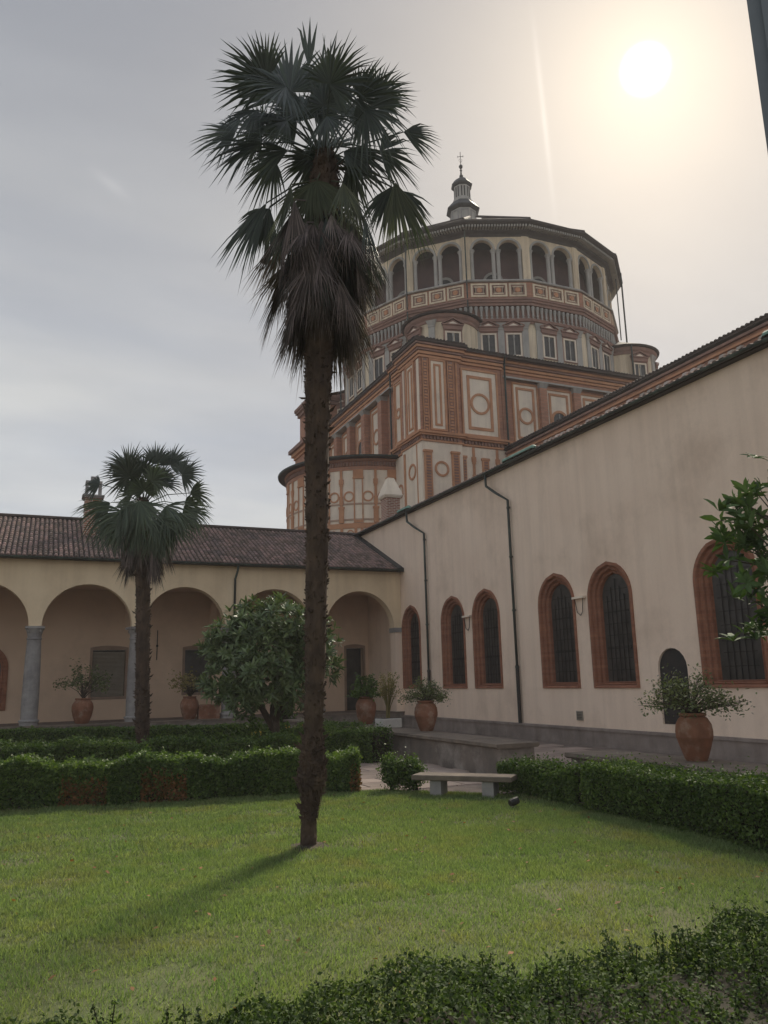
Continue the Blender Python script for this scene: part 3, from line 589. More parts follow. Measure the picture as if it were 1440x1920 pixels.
# branches of a big-leaved tree at the right edge
T1 = Vector((7.6, 5.0, 0)); t1 = thing('broadleaf_tree', 'large-leaved tree reaching in from the right edge of the view', 'tree', T1)
lm = [mesh_of('leaf', leafmb(.175*s_, .06*s_, .2, bd), M['leafo']) for s_, bd in ((1, .1), (.85, .25), (1.15, .15), (.75, .3))]
ctr = []
def pt1(px, z, dd): # right offset along the view's right, about 8.8 m away
    return Vector((6.6, 5.9, 0))+RV*px+DV*dd+UP*z
for bx, bz, r, n in ((.12, 3.55, .17, 7), (.03, 3.30, .13, 4), (.18, 3.25, .2, 6), (-.02, 3.02, .13, 4), (.2, 2.95, .15, 4), (.18, 2.58, .17, 6), (.15, 2.25, .17, 7), (.35, 2.4, .2, 6), (.45, 3.3, .25, 6), (.4, 3.7, .15, 3), (.6, 2.8, .25, 5)):
    for i in range(n): ctr.append((pt1(bx-.03+random.gauss(0, r*.5), bz-.02+random.gauss(0, r*.6), random.gauss(0, .18)), Vector((random.gauss(0, .5), random.gauss(0, .5), random.uniform(.1, 1)))))
nl = 0; br_ = MB(); forks = [pt1(.50, 2.3, .1), pt1(.5, 2.9, .1), pt1(.45, 3.3, 0)]
br_.tube([T1, T1+Vector((-.03, .05, 1.2)), forks[0]+RV*.2, forks[1]+RV*.15, forks[2]+RV*.1], [.13, .11, .07, .05, .03], 9, .05)
for c, d in ctr:
    d.normalize(); q = d.to_track_quat('Z', 'Y').to_matrix().to_4x4(); f = min(forks, key=lambda k: abs(k.z-c.z+.2)+.0)
    br_.tube([f, f.lerp(c, .5)-UP*.04, c], [.016, .010, .005], 4)
    for i in range(5):
        if nl >= 290: break
        nl += 1; mw = Matrix.Translation(c)@q@Matrix.Rotation(6.283*i/5+random.uniform(-.4, .4), 4, 'Z')@Matrix.Rotation(random.uniform(.1, 1.1), 4, 'X')@Matrix.Scale(random.uniform(.75, 1.15), 4)
        link('leaf', random.choice(lm), t1, mw=rel(t1, mw))
part('branches', br_, M['bark'], t1)
cc = [c+Vector((random.gauss(0, .09), random.gauss(.1, .09), random.gauss(-.03, .09))) for c, d in ctr for k in range(1)]
fo = rosettes([c-T1 for c in cc], [Vector((random.gauss(0, .6), random.gauss(0, .6), 1)) for c in cc], .19, .065, 8, M['leafo'], 'foliage', t1); tag(fo, kind='stuff')
print('MARK trees done')

# ------------------------------------------------------------------ right wing
XR = 13.87; FRW = fr((XR, 0, 0), (0, 1, 0), (-1, 0, 0))
def lancet(c, hw, sill, spring, apex, n=9):
    """pointed arch outline, counter-clockwise from bottom left"""
    rise = apex-spring; rad = (hw*hw+rise*rise)/(2*hw); pts = [(c-hw, sill), (c+hw, sill)]
    for i in range(n+1):
        a = i/n; zt = spring+rise*a; 
        th = math.asin(min(1, (rise*a)/rad)); x = rad*math.cos(th)-(rad-hw); pts.append((c+max(x, 0), zt))
    for i in range(n-1, -1, -1):
        a = i/n; th = math.asin(min(1, (rise*a)/rad)); x = rad*math.cos(th)-(rad-hw); pts.append((c-x, spring+rise*a))
    return pts
wing = thing('sacristy_wing', 'long cream stuccoed wing with pointed brick windows on the right', 'building', (XR, 20, 0))
WINS = [(29.22, .85), (25.70, .89), (23.36, .89), (19.35, .89), (16.97, .89), (13.05, .92), (10.65, .92)]
NICHE = (14.92, .50)
holes = [lancet(c, hw-.02, 1.50, 3.86, 4.78) for c, hw in WINS]
nich = [(NICHE[0]-.48, .66), (NICHE[0]+.48, .66)]+[(NICHE[0]+.48*math.cos(a), 1.95+.48*math.sin(a)) for a in [math.pi*i/10 for i in range(11)]]
b = MB(); b.poly(FRW, [(-4, 0), (42, 0), (42, 8.54), (-4, 8.54)], holes+[nich], -.5, 0); part('wall', b, M['stucco'], wing)
b = MB()
for c, hw in WINS: b.box(FRW, c-hw-.1, c+hw+.1, -.62, -.52, 1.4, 5)
part('backing', b, M['dark'], wing, kind='stuff')
b = MB(); b.box(FRW, NICHE[0]-.47, NICHE[0]+.47, -.2, -.05, .67, 1.95); b.disc(FRW, NICHE[0], 1.95, .47, -.2, -.052, 24); part('niche_door', b, M['iron'], wing)
for c, hw in WINS:
    prof = [(w_*.62 if w_ < 0 else w_, i_) for w_, i_ in [(-.02, 0), (.035, 0), (.035, .10), (.0, .125), (-.06, .13), (-.10, .16), (-.10, .20), (-.07, .225), (-.10, .25), (-.20, .26), (-.23, .30), (-.20, .335), (-.23, .36), (-.36, .37), (-.36, .42)]]
    b = MB(); b.loft(FRW, [(w, lancet(c, hw-i_*.82, 1.50+(i_*.45 if i_ > .1 else i_*.3), 3.86, 4.80-i_*.84)) for w, i_ in prof]); s_ = part('window_surround', b, M['brickw'], wing, smooth=False)
    b = MB(); gl = lancet(c, hw-.335, 1.6, 3.86, 4.49); b.add([b.P(FRW, a, -.215, z) for a, z in gl], [tuple(range(len(gl)))]); part('pane', b, M['glass'], s_)
    b = MB()
    for k in range(-2, 3): b.box(FRW, c+k*.17-.008, c+k*.17+.008, -.20, -.184, 1.65, 4.35-abs(k)*.22)
    for k in range(8): b.box(FRW, c-.46, c+.46, -.206, -.200, 1.95+k*.3, 1.97+k*.3)
    for k in (0, 1): b.box(FRW, c-.47, c+.47, -.212, -.195, 2.5+k*.95, 2.545+k*.95)
    part('iron_grille', b, M['iron'], s_)
b = MB(); b.box(FRW, -4, 29.98, 0, .07, 0, .40); b.box(FRW, -4, 29.98, 0, .10, .40, .47); b.box(FRW, -4, 29.98, 0, .085, 0, .07); part('plinth', b, M['dado'], wing)
b = MB(); b.box(FRW, -4, 42, 0, .17, 8.545, 8.585); part('eave_soffit', b, M['soffit'], wing)
b = MB(); b.box(FRW, -4, 42, -10, -.01, 8.45, 8.54); part('attic_floor', b, M['dark'], wing)
# wing roof: tile rows near the eave are real, the rest one surface
b = MB(); sl = .34
b.add([b.P(FRW, u, w, z) for u, w, z in ((-4, .22, 8.62), (42, .22, 8.62), (42, -6.5, 8.62+6.72*sl), (-4, -6.5, 8.62+6.72*sl), (42, -6.5, 8.5), (-4, -6.5, 8.5), (42, .22, 8.59), (-4, .22, 8.59))], [(0, 1, 2, 3), (2, 4, 5, 3), (0, 7, 6, 1), (1, 6, 4, 2)]); part('roof', b, M['tiled'], wing)
def tile_rows(F, u0, u1, w0, z0, slope, rows, pitch=.17, rl=.36, m='tile', rad=.085):
    b = MB(); nu = int((u1-u0)/pitch); dl = math.hypot(1, slope); cs, sn = 1/dl, slope/dl
    for j in range(rows):
        for i in range(nu):
            u = u0+(i+.5)*pitch+random.uniform(-.008, .008); s0 = j*rl*.86+random.uniform(-.015, .015); s1 = s0+rl; k0 = len(b.v); n = 5
            for s_, r, lift in ((s0, rad, .028), (s1, rad*.8, .008)):
                w = w0-s_*cs; z = z0+s_*sn
                for q in range(n+1):
                    a = math.pi*q/n; b.v.append(tuple(b.P(F, u+r*math.cos(a), w-sn*0, z+lift+r*.8*math.sin(a))))
            for q in range(n): b.f.append((k0+q, k0+q+1, k0+n+1+q+1, k0+n+1+q))
            b.f.append(tuple(range(k0, k0+n+1)))
    return b
o = part('roof_tiles', tile_rows(FRW, 4, 42, .23, 8.61, sl, 4, .19, rad=.072), M['tile'], wing, kind='stuff')
b = MB()
for i in range(90):
    u = 5.0+i*.28+random.uniform(-.05, .05)
    if u > 21 or random.random() < .12: continue
    b.add([b.P(FRW, u+random.uniform(-.1, .1)*0+a, w, z) for a, w, z in ((-.06, .27, 8.66), (.08, .27, 8.66), (.06, .24, 8.74), (-.04, .23, 8.75), (0, .05, 8.80))], [(0, 1, 2, 3), (3, 2, 4), (0, 3, 4), (1, 4, 2)])
part('ridge_mortar', b, M['mortar'], wing, kind='stuff')
# gutter and pipes
def gutter(F, u0, u1, w, z, r=.075):
    b = MB(); n = 7; pr = [(w+r*math.cos(a), z+r*math.sin(a)) for a in [math.pi+math.pi*i/n for i in range(n+1)]]
    pr += [(x*1.0+(-.01 if x > w else .01), y+.004) for x, y in reversed(pr)]
    p = []; 
    for u in (u0, u1): p += [b.P(F, u, w_, z_) for w_, z_ in pr]
    m_ = len(pr); b.add(p, [(i, (i+1) % m_, m_+(i+1) % m_, m_+i) for i in range(m_)]); return b
part('gutter', gutter(FRW, -4, 42, .25, 8.615, .06), M['pipe'], wing)
for yt, yb in ((22.55, 21.47), (28.85, 27.60)):
    b = MB(); b.tube([Vector((XR-.25, yt, 8.56)), Vector((XR-.24, yt-.02, 8.15)), Vector((XR-.2, (yt+yb)/2, 7.8)), Vector((XR-.10, yb, 7.45)), Vector((XR-.09, yb, 2.15))], .045, 8)
    pp = part('downpipe', b, M['pipe'], wing, smooth=True)
    b = MB(); b.tube([Vector((XR-.09, yb, 2.2)), Vector((XR-.09, yb, .47))], .06, 8); part('lower_pipe', b, M['iron'], pp)
    for zc in (2.15, 3.9, 5.6, 7.2):
        b = MB(); b.lathe((XR-.09, yb, zc), [(.055, -.03), (.068, -.02), (.068, .02), (.055, .03)], 8); part('pipe_collar', b, M['pipe'], pp)
for y0, y1 in ((28.55, 29.7), (19.55, 21.4), (9.6, 11.15)):
    b = MB(); n = 6; p = []
    for u, rr in ((y0, .05), (y0+.1, .10), (y1-.1, .10), (y1, .04)):
        for i in range(n+1): a = math.pi*i/n; p.append(b.P(FRW, u, .22+rr*1.3*math.cos(a), 8.66+rr*1.3*math.sin(a)))
    b.add(p, [(k*(n+1)+i, k*(n+1)+i+1, (k+1)*(n+1)+i+1, (k+1)*(n+1)+i) for k in range(3) for i in range(n)]+[tuple(range(n+1)), tuple(range(3*n+3, 4*n+4))]); part('copper_flashing', b, M['copper'], wing)
def wbr(y, wd, lab):
    t = thing('wall_bracket', lab, 'bracket', (XR, y, 3.95), 0, 'pale brackets between the pointed windows')
    b = MB(); b.box(FRW, y-wd/2, y+wd/2, .01, .12, 3.93, 3.99); part('shelf', b, M['plaster'], t)
    b = MB()
    for s_ in (-1, 1): b.tube([Vector((XR-.06, y+s_*wd*.36, 3.93)), Vector((XR-.05, y+s_*.12, 3.56)), Vector((XR-.03, y, 3.47))], .012, 5)
    part('brace', b, M['iron'], t)
wbr(18.20, .50, 'pale wall bracket between the pair of windows nearest the tall right-hand pot'); wbr(24.55, .52, 'pale wall bracket between the pair of windows left of the long downpipe')
b = MB(); b.box(FRW, 18.45, 18.72, .005, .03, .64, .89); t = thing('vent_plate', 'small grey square vent plate low on the cream wall', 'vent', (XR, 18.58, .64)); part('plate', b, M['shutter'], t)
b = MB()
for k in range(5): b.box(FRW, 18.48, 18.69, .03, .04, .675+k*.04, .69+k*.04)
part('slats', b, M['iron'], t)

# chimneys
def chimney(name, lab, x, y, zb, zt, w, capz, capm, pyramid=True):
    t = thing(name, lab, 'chimney', (x, y, zb)); F = fr((x, y, 0), (1, 0, 0), (0, -1, 0)); h = w/2
    b = MB(); b.box(F, -h, h, -h, h, zb, zt); part('stack', b, M['chim'], t)
    b = MB(); b.box(F, -h-.06, h+.06, -h-.06, h+.06, zt, zt+.06); b.box(F, -h-.10, h+.10, -h-.10, h+.10, zt+.06, zt+.12)
    q = h+.12; s_ = h*.42; z0 = zt+.12
    if pyramid: b.add([(x-q, y-q, z0), (x+q, y-q, z0), (x+q, y+q, z0), (x-q, y+q, z0), (x-q*.86, y-q*.86, z0+.22), (x+q*.86, y-q*.86, z0+.22), (x+q*.86, y+q*.86, z0+.22), (x-q*.86, y+q*.86, z0+.22), (x-s_, y-s_, capz), (x+s_, y-s_, capz), (x+s_, y+s_, capz), (x-s_, y+s_, capz)],
          [(0, 1, 5, 4), (1, 2, 6, 5), (2, 3, 7, 6), (3, 0, 4, 7), (4, 5, 9, 8), (5, 6, 10, 9), (6, 7, 11, 10), (7, 4, 8, 11), (8, 9, 10, 11)])
    part('cap', b, M[capm], t)
    if pyramid:
        b = MB(); b.box(F, -s_-.02, s_+.02, -s_-.02, s_+.02, capz, capz+.05); part('top_tile', b, M['terr'], t)
    else:
        b = MB()
        for a_ in (-1, 1):
            for c_ in (-1, 1): b.box(F, a_*h*.8-.05, a_*h*.8+.05, c_*h*.8-.05, c_*h*.8+.05, zt+.12, capz-.08)
        b.box(F, -h, h, -h, h, capz-.08, capz); b.box(F, -.12, .12, -.12, .12, capz, capz+.22); part('cowl', b, M['stone'], t)
chimney('chimney', 'brick chimney with a pale pyramid cap above the cream wing', 15.9, 35.5, 9.3, 10.72, .72, 11.78, 'plaster')
chimney('chimney', 'grey-capped brick chimney behind the shorter palm', 1.80, 33.0, 7.3, 9.15, .62, 9.85, 'stone', False)

# ------------------------------------------------------------------ portico building
YA = 30.16; FA = fr((0, YA, 0), (1, 0, 0), (0, -1, 0)); YB = 33.75
port = thing('portico_building', 'low ochre cloister building with round arches and tiled roof', 'building', (3, YA, 0))
ARC = [(-8.5, 1.49), (-5.1, 1.49), (-1.70, 1.49), (1.70, 1.50), (5.08, 1.49), (8.50, 1.49), (12.06, 1.49)]; SP = 3.93
out = [(-10.2, SP)]
for c, r in ARC: out += [(c-r*math.cos(math.pi*i/20), SP+r*math.sin(math.pi*i/20)) for i in range(21)]
out += [(13.86, SP), (13.86, 6.30), (-10.2, 6.30)]
b = MB(); b.poly(FA, out, [], -.45, 0); part('arcade_wall', b, M['ochre'], port)
b = MB(); b.box(FA, -10.2, 13.86, -.5, .10, 0, .55); part('plinth', b, M['lowwall'], port)
b = MB(); b.box(FA, -10.2, 13.86, -.52, .13, .55, .61); part('coping', b, M['slab'], port)
b = MB(); b.box(FA, -10.2, 13.86, -3.59, -.5, 0, .58); part('portico_floor', b, M['joint'], port)
FB = fr((0, YB, 0), (1, 0, 0), (0, -1, 0))
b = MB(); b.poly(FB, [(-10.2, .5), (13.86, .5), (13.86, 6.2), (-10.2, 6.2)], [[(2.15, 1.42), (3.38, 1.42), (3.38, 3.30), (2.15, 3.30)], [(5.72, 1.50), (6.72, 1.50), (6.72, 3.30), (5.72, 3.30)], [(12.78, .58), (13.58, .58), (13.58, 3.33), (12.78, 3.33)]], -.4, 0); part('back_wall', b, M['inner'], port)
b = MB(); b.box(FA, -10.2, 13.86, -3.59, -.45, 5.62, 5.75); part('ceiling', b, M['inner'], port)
for x in (-6.8, -3.4, 0, 3.4, 6.8, 10.28):   # transverse vault ribs
    b = MB(); n = 12; p = []
    for i in range(n+1):
        a = math.pi*i/n
        for r_ in (1.55, 1.9):
            for dx in (-.12, .12): p.append((x+dx, YA+.45+1.57-1.57*math.cos(a)*r_/1.55*(1 if r_ < 1.6 else 1), SP+min(1.72, r_*math.sin(a)*1.0)))
    b.add(p, [(i*4+0, i*4+1, i*4+5, i*4+4) for i in range(n)]+[(i*4+0, i*4+4, i*4+6, i*4+2) for i in range(n)]+[(i*4+1, i*4+3, i*4+7, i*4+5) for i in range(n)]); part('vault_rib', b, M['inner'], port)
cm = MB(); cm.lathe((0, 0, 0), [(.30, 0), (.30, .10), (.33, .12), (.33, .17), (.27, .20), (.275, .9), (.265, 1.6), (.25, 2.3), (.225, 2.86), (.25, 2.88), (.25, 2.92), (.225, 2.94), (.235, 3.05), (.27, 3.17), (.30, 3.24)], 18)
for a_ in range(4):
    an = a_*math.pi/2+math.pi/4; cx_, cy_ = .27*math.cos(an), .27*math.sin(an); cm.lathe((cx_, cy_, 3.10), [(.03, 0), (.055, .04), (.055, .10), (.03, .13)], 8)
cm.box(WF, -.31, .31, -.31, .31, 3.24, 3.32)
colm = mesh_of('column', cm, M['stone'], smooth=False)
for x in (-6.8, -3.4, 0.0, 3.40, 6.80, 10.28): link('column', colm, port, mw=rel(port, Matrix.Translation((x, YA+.225, .61))@Matrix.Rotation(x, 4, 'Z')))
b = MB(); b.box(FA, 13.56, 13.865, -.45, .02, .61, SP); part('pilaster', b, M['stucco'], port)
b = MB(); b.box(FA, 13.52, 13.868, -.47, .05, SP-.16, SP+.02); part('impost', b, M['stone'], port)
def pwin(u0, u1, v0, v1, kind):
    b = MB(); b.frame(FB, u0-.10, u1+.10, v0-(0 if kind == 'door' else .06), v1+.06, .10, -.06, .03, kind != 'door')
    n = 8; b.add([b.P(FB, u0-.1+(u1-u0+.2)*i/n, w, v1+.06+z*(1-(2*i/n-1)**2)) for i in range(n+1) for w, z in ((.03, 0), (.03, .07), (-.03, .07))], [(i*3, i*3+3, i*3+4, i*3+1) for i in range(n)]+[(i*3+1, i*3+4, i*3+5, i*3+2) for i in range(n)])
    o = part({'door': 'doorway', 'shut': 'shuttered_window'}.get(kind, 'dark_window'), b, M['frame'], port)
    b = MB(); b.box(FB, u0, u1, -.30, -.26, v0, v1); part('pane' if kind != 'door' else 'door_leaf', b, M['glass'], o)
    if kind == 'shut':
        me = None; n = 34
        bb = MB(); bb.box(fr((0, 0, 0), (1, 0, 0), (0, -1, 0)), 0, u1-u0-.04, 0, .03, 0, .012); bb.v = [(x, y-(z*1.2), z*2.6+y*.5) for x, y, z in bb.v]; me = mesh_of('slat', bb, M['shutter'])
        for k in range(n): link('slat', me, o, mw=rel(port, Matrix.Translation((u0+.02, YB+.06, v0+.02+k*(v1-v0-.1)/n))))
        b = MB(); b.box(FB, u0, u1, -.10, -.02, v1-.05, v1); part('head_rail', b, M['white'], o)
    else:
        b = MB(); b.box(FB, u0, u1, -.06, -.02, v1-.06, v1); part('lintel', b, M['stone'], o)
pwin(2.15, 3.38, 1.42, 3.30, 'shut'); pwin(5.72, 6.72, 1.50, 3.30, 'win'); pwin(12.78, 13.58, .58, 3.33, 'door')
c_ = -1.55; b = MB(); b.loft(FB, [(w, lancet(c_, .72-i_, 1.05+i_, 2.6, 3.5-i_)) for w, i_ in ((0, 0), (.05, 0), (.05, .12), (.03, .16), (.06, .2), (.02, .26))]); o = part('pointed_window', b, M['brickw'], port)
b = MB(); gl = lancet(c_, .48, 1.29, 2.6, 3.26); b.add([b.P(FB, a, .012, z) for a, z in gl], [tuple(range(len(gl)))]); part('pane', b, M['glass'], o)
b = MB(); b.box(FB, 4.575, 4.605, .01, .04, 2.85, 4.04); b.box(FB, 4.55, 4.63, .01, .05, 3.38, 3.46); part('wall_anchor', b, M['iron'], port)
# portico roof
sl2 = .45; b = MB(); yr = 35.0; zr = 6.33+(yr-29.85)*sl2
b.add([(-10.5, 29.85, 6.31), (13.85, 29.85, 6.31), (13.85, yr, zr), (-10.5, yr, zr), (13.85, 40.2, 6.3), (-10.5, 40.2, 6.3), (-10.5, 29.85, 6.27), (13.85, 29.85, 6.27)], [(0, 1, 2, 3), (3, 2, 4, 5), (0, 6, 7, 1), (6, 5, 4, 7)]); part('roof', b, M['tiled'], port)
o = part('roof_tiles', tile_rows(fr((0, 29.85, 0), (1, 0, 0), (0, -1, 0)), -4.5, 13.8, .04, 6.31, sl2, 18, .17, .36, rad=.066), M['tile'], port, kind='stuff')
b = MB(); b.tube([(-10.5, yr, zr+.05), (13.85, yr, zr+.05)], .10, 8); part('ridge_cap', b, M['tiled'], port)
b = MB(); b.add([(13.60, 29.74, 6.38), (13.86, 29.74, 6.38), (13.86, yr, zr+.13), (13.60, yr, zr+.13), (13.60, 29.74, 6.22), (13.86, 29.74, 6.22), (13.86, yr, zr), (13.60, yr, zr)], [(0, 1, 2, 3), (0, 4, 5, 1), (0, 3, 7, 4)]); part('lead_flashing', b, M['lead'], port)
part('gutter', gutter(fr((0, 29.78, 0), (1, 0, 0), (0, -1, 0)), -10.5, 13.80, 0, 6.30, .07), M['pipe'], port)
b = MB(); b.box(WF, -10.2, 13.86, 29.82, YA, 6.255, 6.30); part('eave_soffit', b, M['soffit'], port)
b = MB(); b.tube([(6.94, 29.80, 6.24), (6.94, 29.84, 6.05), (6.90, 30.08, 5.75), (6.90, 30.10, 4.2)], .045, 7); part('downpipe', b, M['pipe'], port, smooth=True)
print('MARK portico done')

# ------------------------------------------------------------------ low walls of the walkway
def lowwall(lab, y0, y1, grp='low bench walls along the walkway'):
    t = thing('low_wall', lab, 'wall', (8.5, (y0+y1)/2, 0), 0, grp)
    b = MB(); b.box(WF, 8.12, 8.88, y0+.05, y1-.05, 0, .52); part('wall_body', b, M['lowwall'], t)
    n = max(1, int((y1-y0)/1.35)); L_ = (y1-y0)/n
    for i in range(n):
        b = MB(); a0, a1 = y0+i*L_+.006, y0+(i+1)*L_-.006; z0 = .52; dz = random.uniform(-.004, .004)
        b.add([(8.06, a0, z0), (8.94, a0, z0), (8.94, a1, z0), (8.06, a1, z0), (8.02, a0, z0+.03), (8.98, a0, z0+.03), (8.98, a1, z0+.03), (8.02, a1, z0+.03), (8.03, a0, z0+.085+dz), (8.97, a0, z0+.085+dz), (8.97, a1, z0+.085+dz), (8.03, a1, z0+.085+dz)],
              [(0, 1, 2, 3), (0, 1, 5, 4), (1, 2, 6, 5), (2, 3, 7, 6), (3, 0, 4, 7), (4, 5, 9, 8), (5, 6, 10, 9), (6, 7, 11, 10), (7, 4, 8, 11), (8, 9, 10, 11)]); part('coping_slab', b, M['slab'], t)
lowwall('stained low wall with stone coping running back to the portico', 13.35, 29.9)
lowwall('near low wall carrying the large terracotta jar, behind the right hedge', 2.0, 11.25)

# stone bench
bd = Vector((.70, -.71, 0)).normalized(); bt = thing('stone_bench', 'pale stone bench on two block legs at the corner of the lawn', 'bench', (6.32, 11.55, 0), math.atan2(bd.y, bd.x))
def lbox(x0, x1, y0, y1, z0, z1, bev=.01):
    b = MB(); b.add([(x0+bev, y0+bev, z0), (x1-bev, y0+bev, z0), (x1-bev, y1-bev, z0), (x0+bev, y1-bev, z0), (x0, y0, z0+bev), (x1, y0, z0+bev), (x1, y1, z0+bev), (x0, y1, z0+bev), (x0, y0, z1-bev), (x1, y0, z1-bev), (x1, y1, z1-bev), (x0, y1, z1-bev), (x0+bev, y0+bev, z1), (x1-bev, y0+bev, z1), (x1-bev, y1-bev, z1), (x0+bev, y1-bev, z1)],
        [(0, 1, 2, 3), (12, 13, 14, 15)]+[(k*4+i, k*4+(i+1) % 4, (k+1)*4+(i+1) % 4, (k+1)*4+i) for k in range(3) for i in range(4)]); return b
part('seat', lbox(-.80, .80, -.21, .21, .265, .345), M['slab'], bt, world=False)
for x in (-.42, .42): part('leg', lbox(x-.09, x+.09, -.17, .17, 0, .265), M['stone'], bt, world=False)

# garden spotlight on the lawn
sp = thing('garden_spotlight', 'small black spotlight on the grass near the bench', 'spotlight', (6.33, 10.15, .02))
b = MB(); b.tube([(-.06, 0, .07), (.0, 0, .085), (.07, 0, .105)], [.045, .055, .05], 10); part('housing', b, M['iron'], sp, world=False)
b = MB(); b.tube([(0, 0, -.02), (0, 0, .06)], .01, 6); b.box(WF, -.03, .03, -.03, .03, .0, .02); part('stake', b, M['iron'], sp, world=False)

# ------------------------------------------------------------------ pots and their plants
def jar(lab, x, y, z, h, r, grp='terracotta garden jars', m='terra'):
    t = thing('terracotta_jar', lab, 'jar', (x, y, z), random.uniform(0, 6), grp)
    k = h; q_ = random.uniform(-.04, .05); b = MB(); b.lathe((0, 0, 0), [(r*(.52+q_), 0), (r*(.57+q_), .012*k), (r*(.57+q_), .03*k), (r*(.62+q_), .05*k), (r*(.84+q_), .30*k), (r*.96, .47*k), (r*.975, .48*k), (r*.985, .50*k), (r, (.62+q_)*k), (r*.95, .76*k), (r*.80, .87*k), (r*.79, .88*k), (r*.64, .93*k)], 26, caps=True)
    part('body', b, M[m], t, smooth=True, world=False)
    b = MB(); b.lathe((0, 0, 0), [(r*.63, .925*k), (r*.72, .935*k), (r*.74, .965*k), (r*.72, 1.0*k), (r*.62, 1.0*k), (r*.58, .96*k)], 24, caps=False); part('rim', b, M[m], t, smooth=True, world=False)
    b = MB(); b.lathe((0, 0, 0), [(r*.6, .945*k), (r*.3, .95*k)], 16); part('soil', b, M['earth'], t, world=False)
    return t
def spray(name, lab, cat, x, y, z, w, h, n, per, size, m='potleaf', stem='bark', side=1.0, density=1.0, grp=None, upright=False, droop=.25, down=.0):
    t = thing(name, lab, cat, (x, y, z), 0, grp); b = MB(); P = []
    for i in range(n):
        a = random.uniform(0, 6.283); rr = w*math.sqrt(random.uniform(.05, 1)); o = RV*math.cos(a)*rr*side+DV*math.sin(a)*rr*.8
        hh = h*(random.uniform(.55, 1.0) if upright else max(.12, (1-.6*(rr/w)**1.6)*random.uniform(.55, 1.05)-down*(rr/w)))
        p0 = Vector((random.uniform(-.04, .04), random.uniform(-.04, .04), -.02)); p3 = o+UP*hh; p1 = o*.22+UP*hh*.45; p2_ = o*.62+UP*hh*.86
        b.tube([Vector((x, y, z))+q for q in (p0, p1, p2_, p3)], [.011, .008, .005, .002], 4)
        for k in range(int(per*density)):
            s_ = random.uniform(.35, 1.05); q = p1.lerp(p2_, s_*2) if s_ < .5 else p2_.lerp(p3, s_*2-1)
            P.append(q+Vector(rng.normal(size=3))*w*.09-UP*droop*random.uniform(0, .1))
    P = np.array([tuple(q) for q in P]); link('foliage', soup('foliage', leaf_quads(P, np.tile([0, 0, 1.0], (len(P), 1)), size, .5, 2.0), 4, M[m]), t)
    part('stems', b, M[stem], t); return t
jar('terracotta jar on the portico coping left of the shorter palm', 1.69, 30.38, .61, .86, .36)
spray('potted_shrub', 'wide airy shrub growing from the leftmost terracotta jar', 'shrub', 1.69, 30.38, 1.47, 1.0, 1.35, 34, 26, .055, grp='shrubs in terracotta jars')
jar('dark terracotta jar behind the shorter palm, next to the brown box planter', 5.36, 30.38, .61, .82, .33)
spray('potted_shrub', 'brownish airy shrub in front of the dark portico window', 'shrub', 5.36, 30.38, 1.42, 1.0, 1.1, 34, 24, .055, grp='shrubs in terracotta jars', m='bamboo')
bxt = thing('box_planter', 'low brown terracotta box planter under the dark portico window', 'planter', (6.05, 30.38, .61)); b = MB(); b.frame(fr((6.05, 30.38-.2, 0), (1, 0, 0), (0, -1, 0)), -.38, .38, .61, 1.1, .38, -.38, .0); part('body', b, M['terra'], bxt)
b = MB(); b.box(WF, 5.66, 6.44, 30.15, 30.58, 1.06, 1.12); part('rim', b, M['terra'], bxt)
jar('dusky terracotta jar on the low wall beside the white trough', 9.0, 22.2, .605, .78, .30)
spray('potted_shrub', 'dense dark green shrub in the jar below the portico doorway', 'shrub', 9.0, 22.2, 1.36, .55, .80, 44, 40, .045, grp='shrubs in terracotta jars', m='box', down=.3)
tr = thing('white_trough', 'white rectangular planter trough on the low wall', 'planter', (8.72, 19.95, .605), R(8))
part('trough', lbox(-.29, .29, -.2, .2, 0, .24, .012), M['white'], tr, world=False); part('soil', lbox(-.26, .26, -.17, .17, .235, .25, .003), M['earth'], tr, world=False)
spray('potted_bamboo', 'yellowing bamboo in the white trough on the low wall', 'bamboo', 8.72, 19.95, .84, .36, 1.22, 34, 26, .03, m='bamboo', stem='bamboo', upright=True)
jar('rounded terracotta jar on the low wall under the pair of far windows', 8.85, 17.95, .605, .72, .285)
spray('potted_shrub', 'grey-green spreading shrub in the jar on the far low wall', 'shrub', 8.85, 17.95, 1.31, .66, .62, 62, 34, .030, grp='shrubs in terracotta jars', down=.25)
jar('largest terracotta jar standing on the near low wall', 8.70, 9.05, .605, .66, .255)
spray('potted_shrub', 'twiggy spreading shrub in the largest near jar', 'shrub', 8.70, 9.05, 1.25, .80, .66, 70, 32, .028, grp='shrubs in terracotta jars', down=.15)
spray('garden_plant', 'low dark bedding shrub at the foot of the round tree', 'shrub', 5.1, 20.3, .05, .8, 1.1, 40, 34, .06, m='box')
spray('garden_plant', 'dark bushy plant by the portico wall, half hidden by the tall trunk', 'shrub', 8.1, 27.5, .05, .45, 1.7, 40, 40, .07, m='box')
fl = MB()
for x, y, z in ((4.5, 17.6, .74), (4.62, 17.5, .76), (5.6, 18.8, .8), (6.1, 19.2, .76)):
    for k in range(5): fl.lathe((x+random.uniform(-.05, .05), y+random.uniform(-.05, .05), z+random.uniform(-.04, .04)), [(.004, 0), (.014, .012), (.004, .02)], 5)
tag(link('yellow_flowers', mesh_of('yellow_flowers', fl, M['brassy'])), 'tiny yellow flowers showing above the middle hedge', 'flowers', kind='stuff')

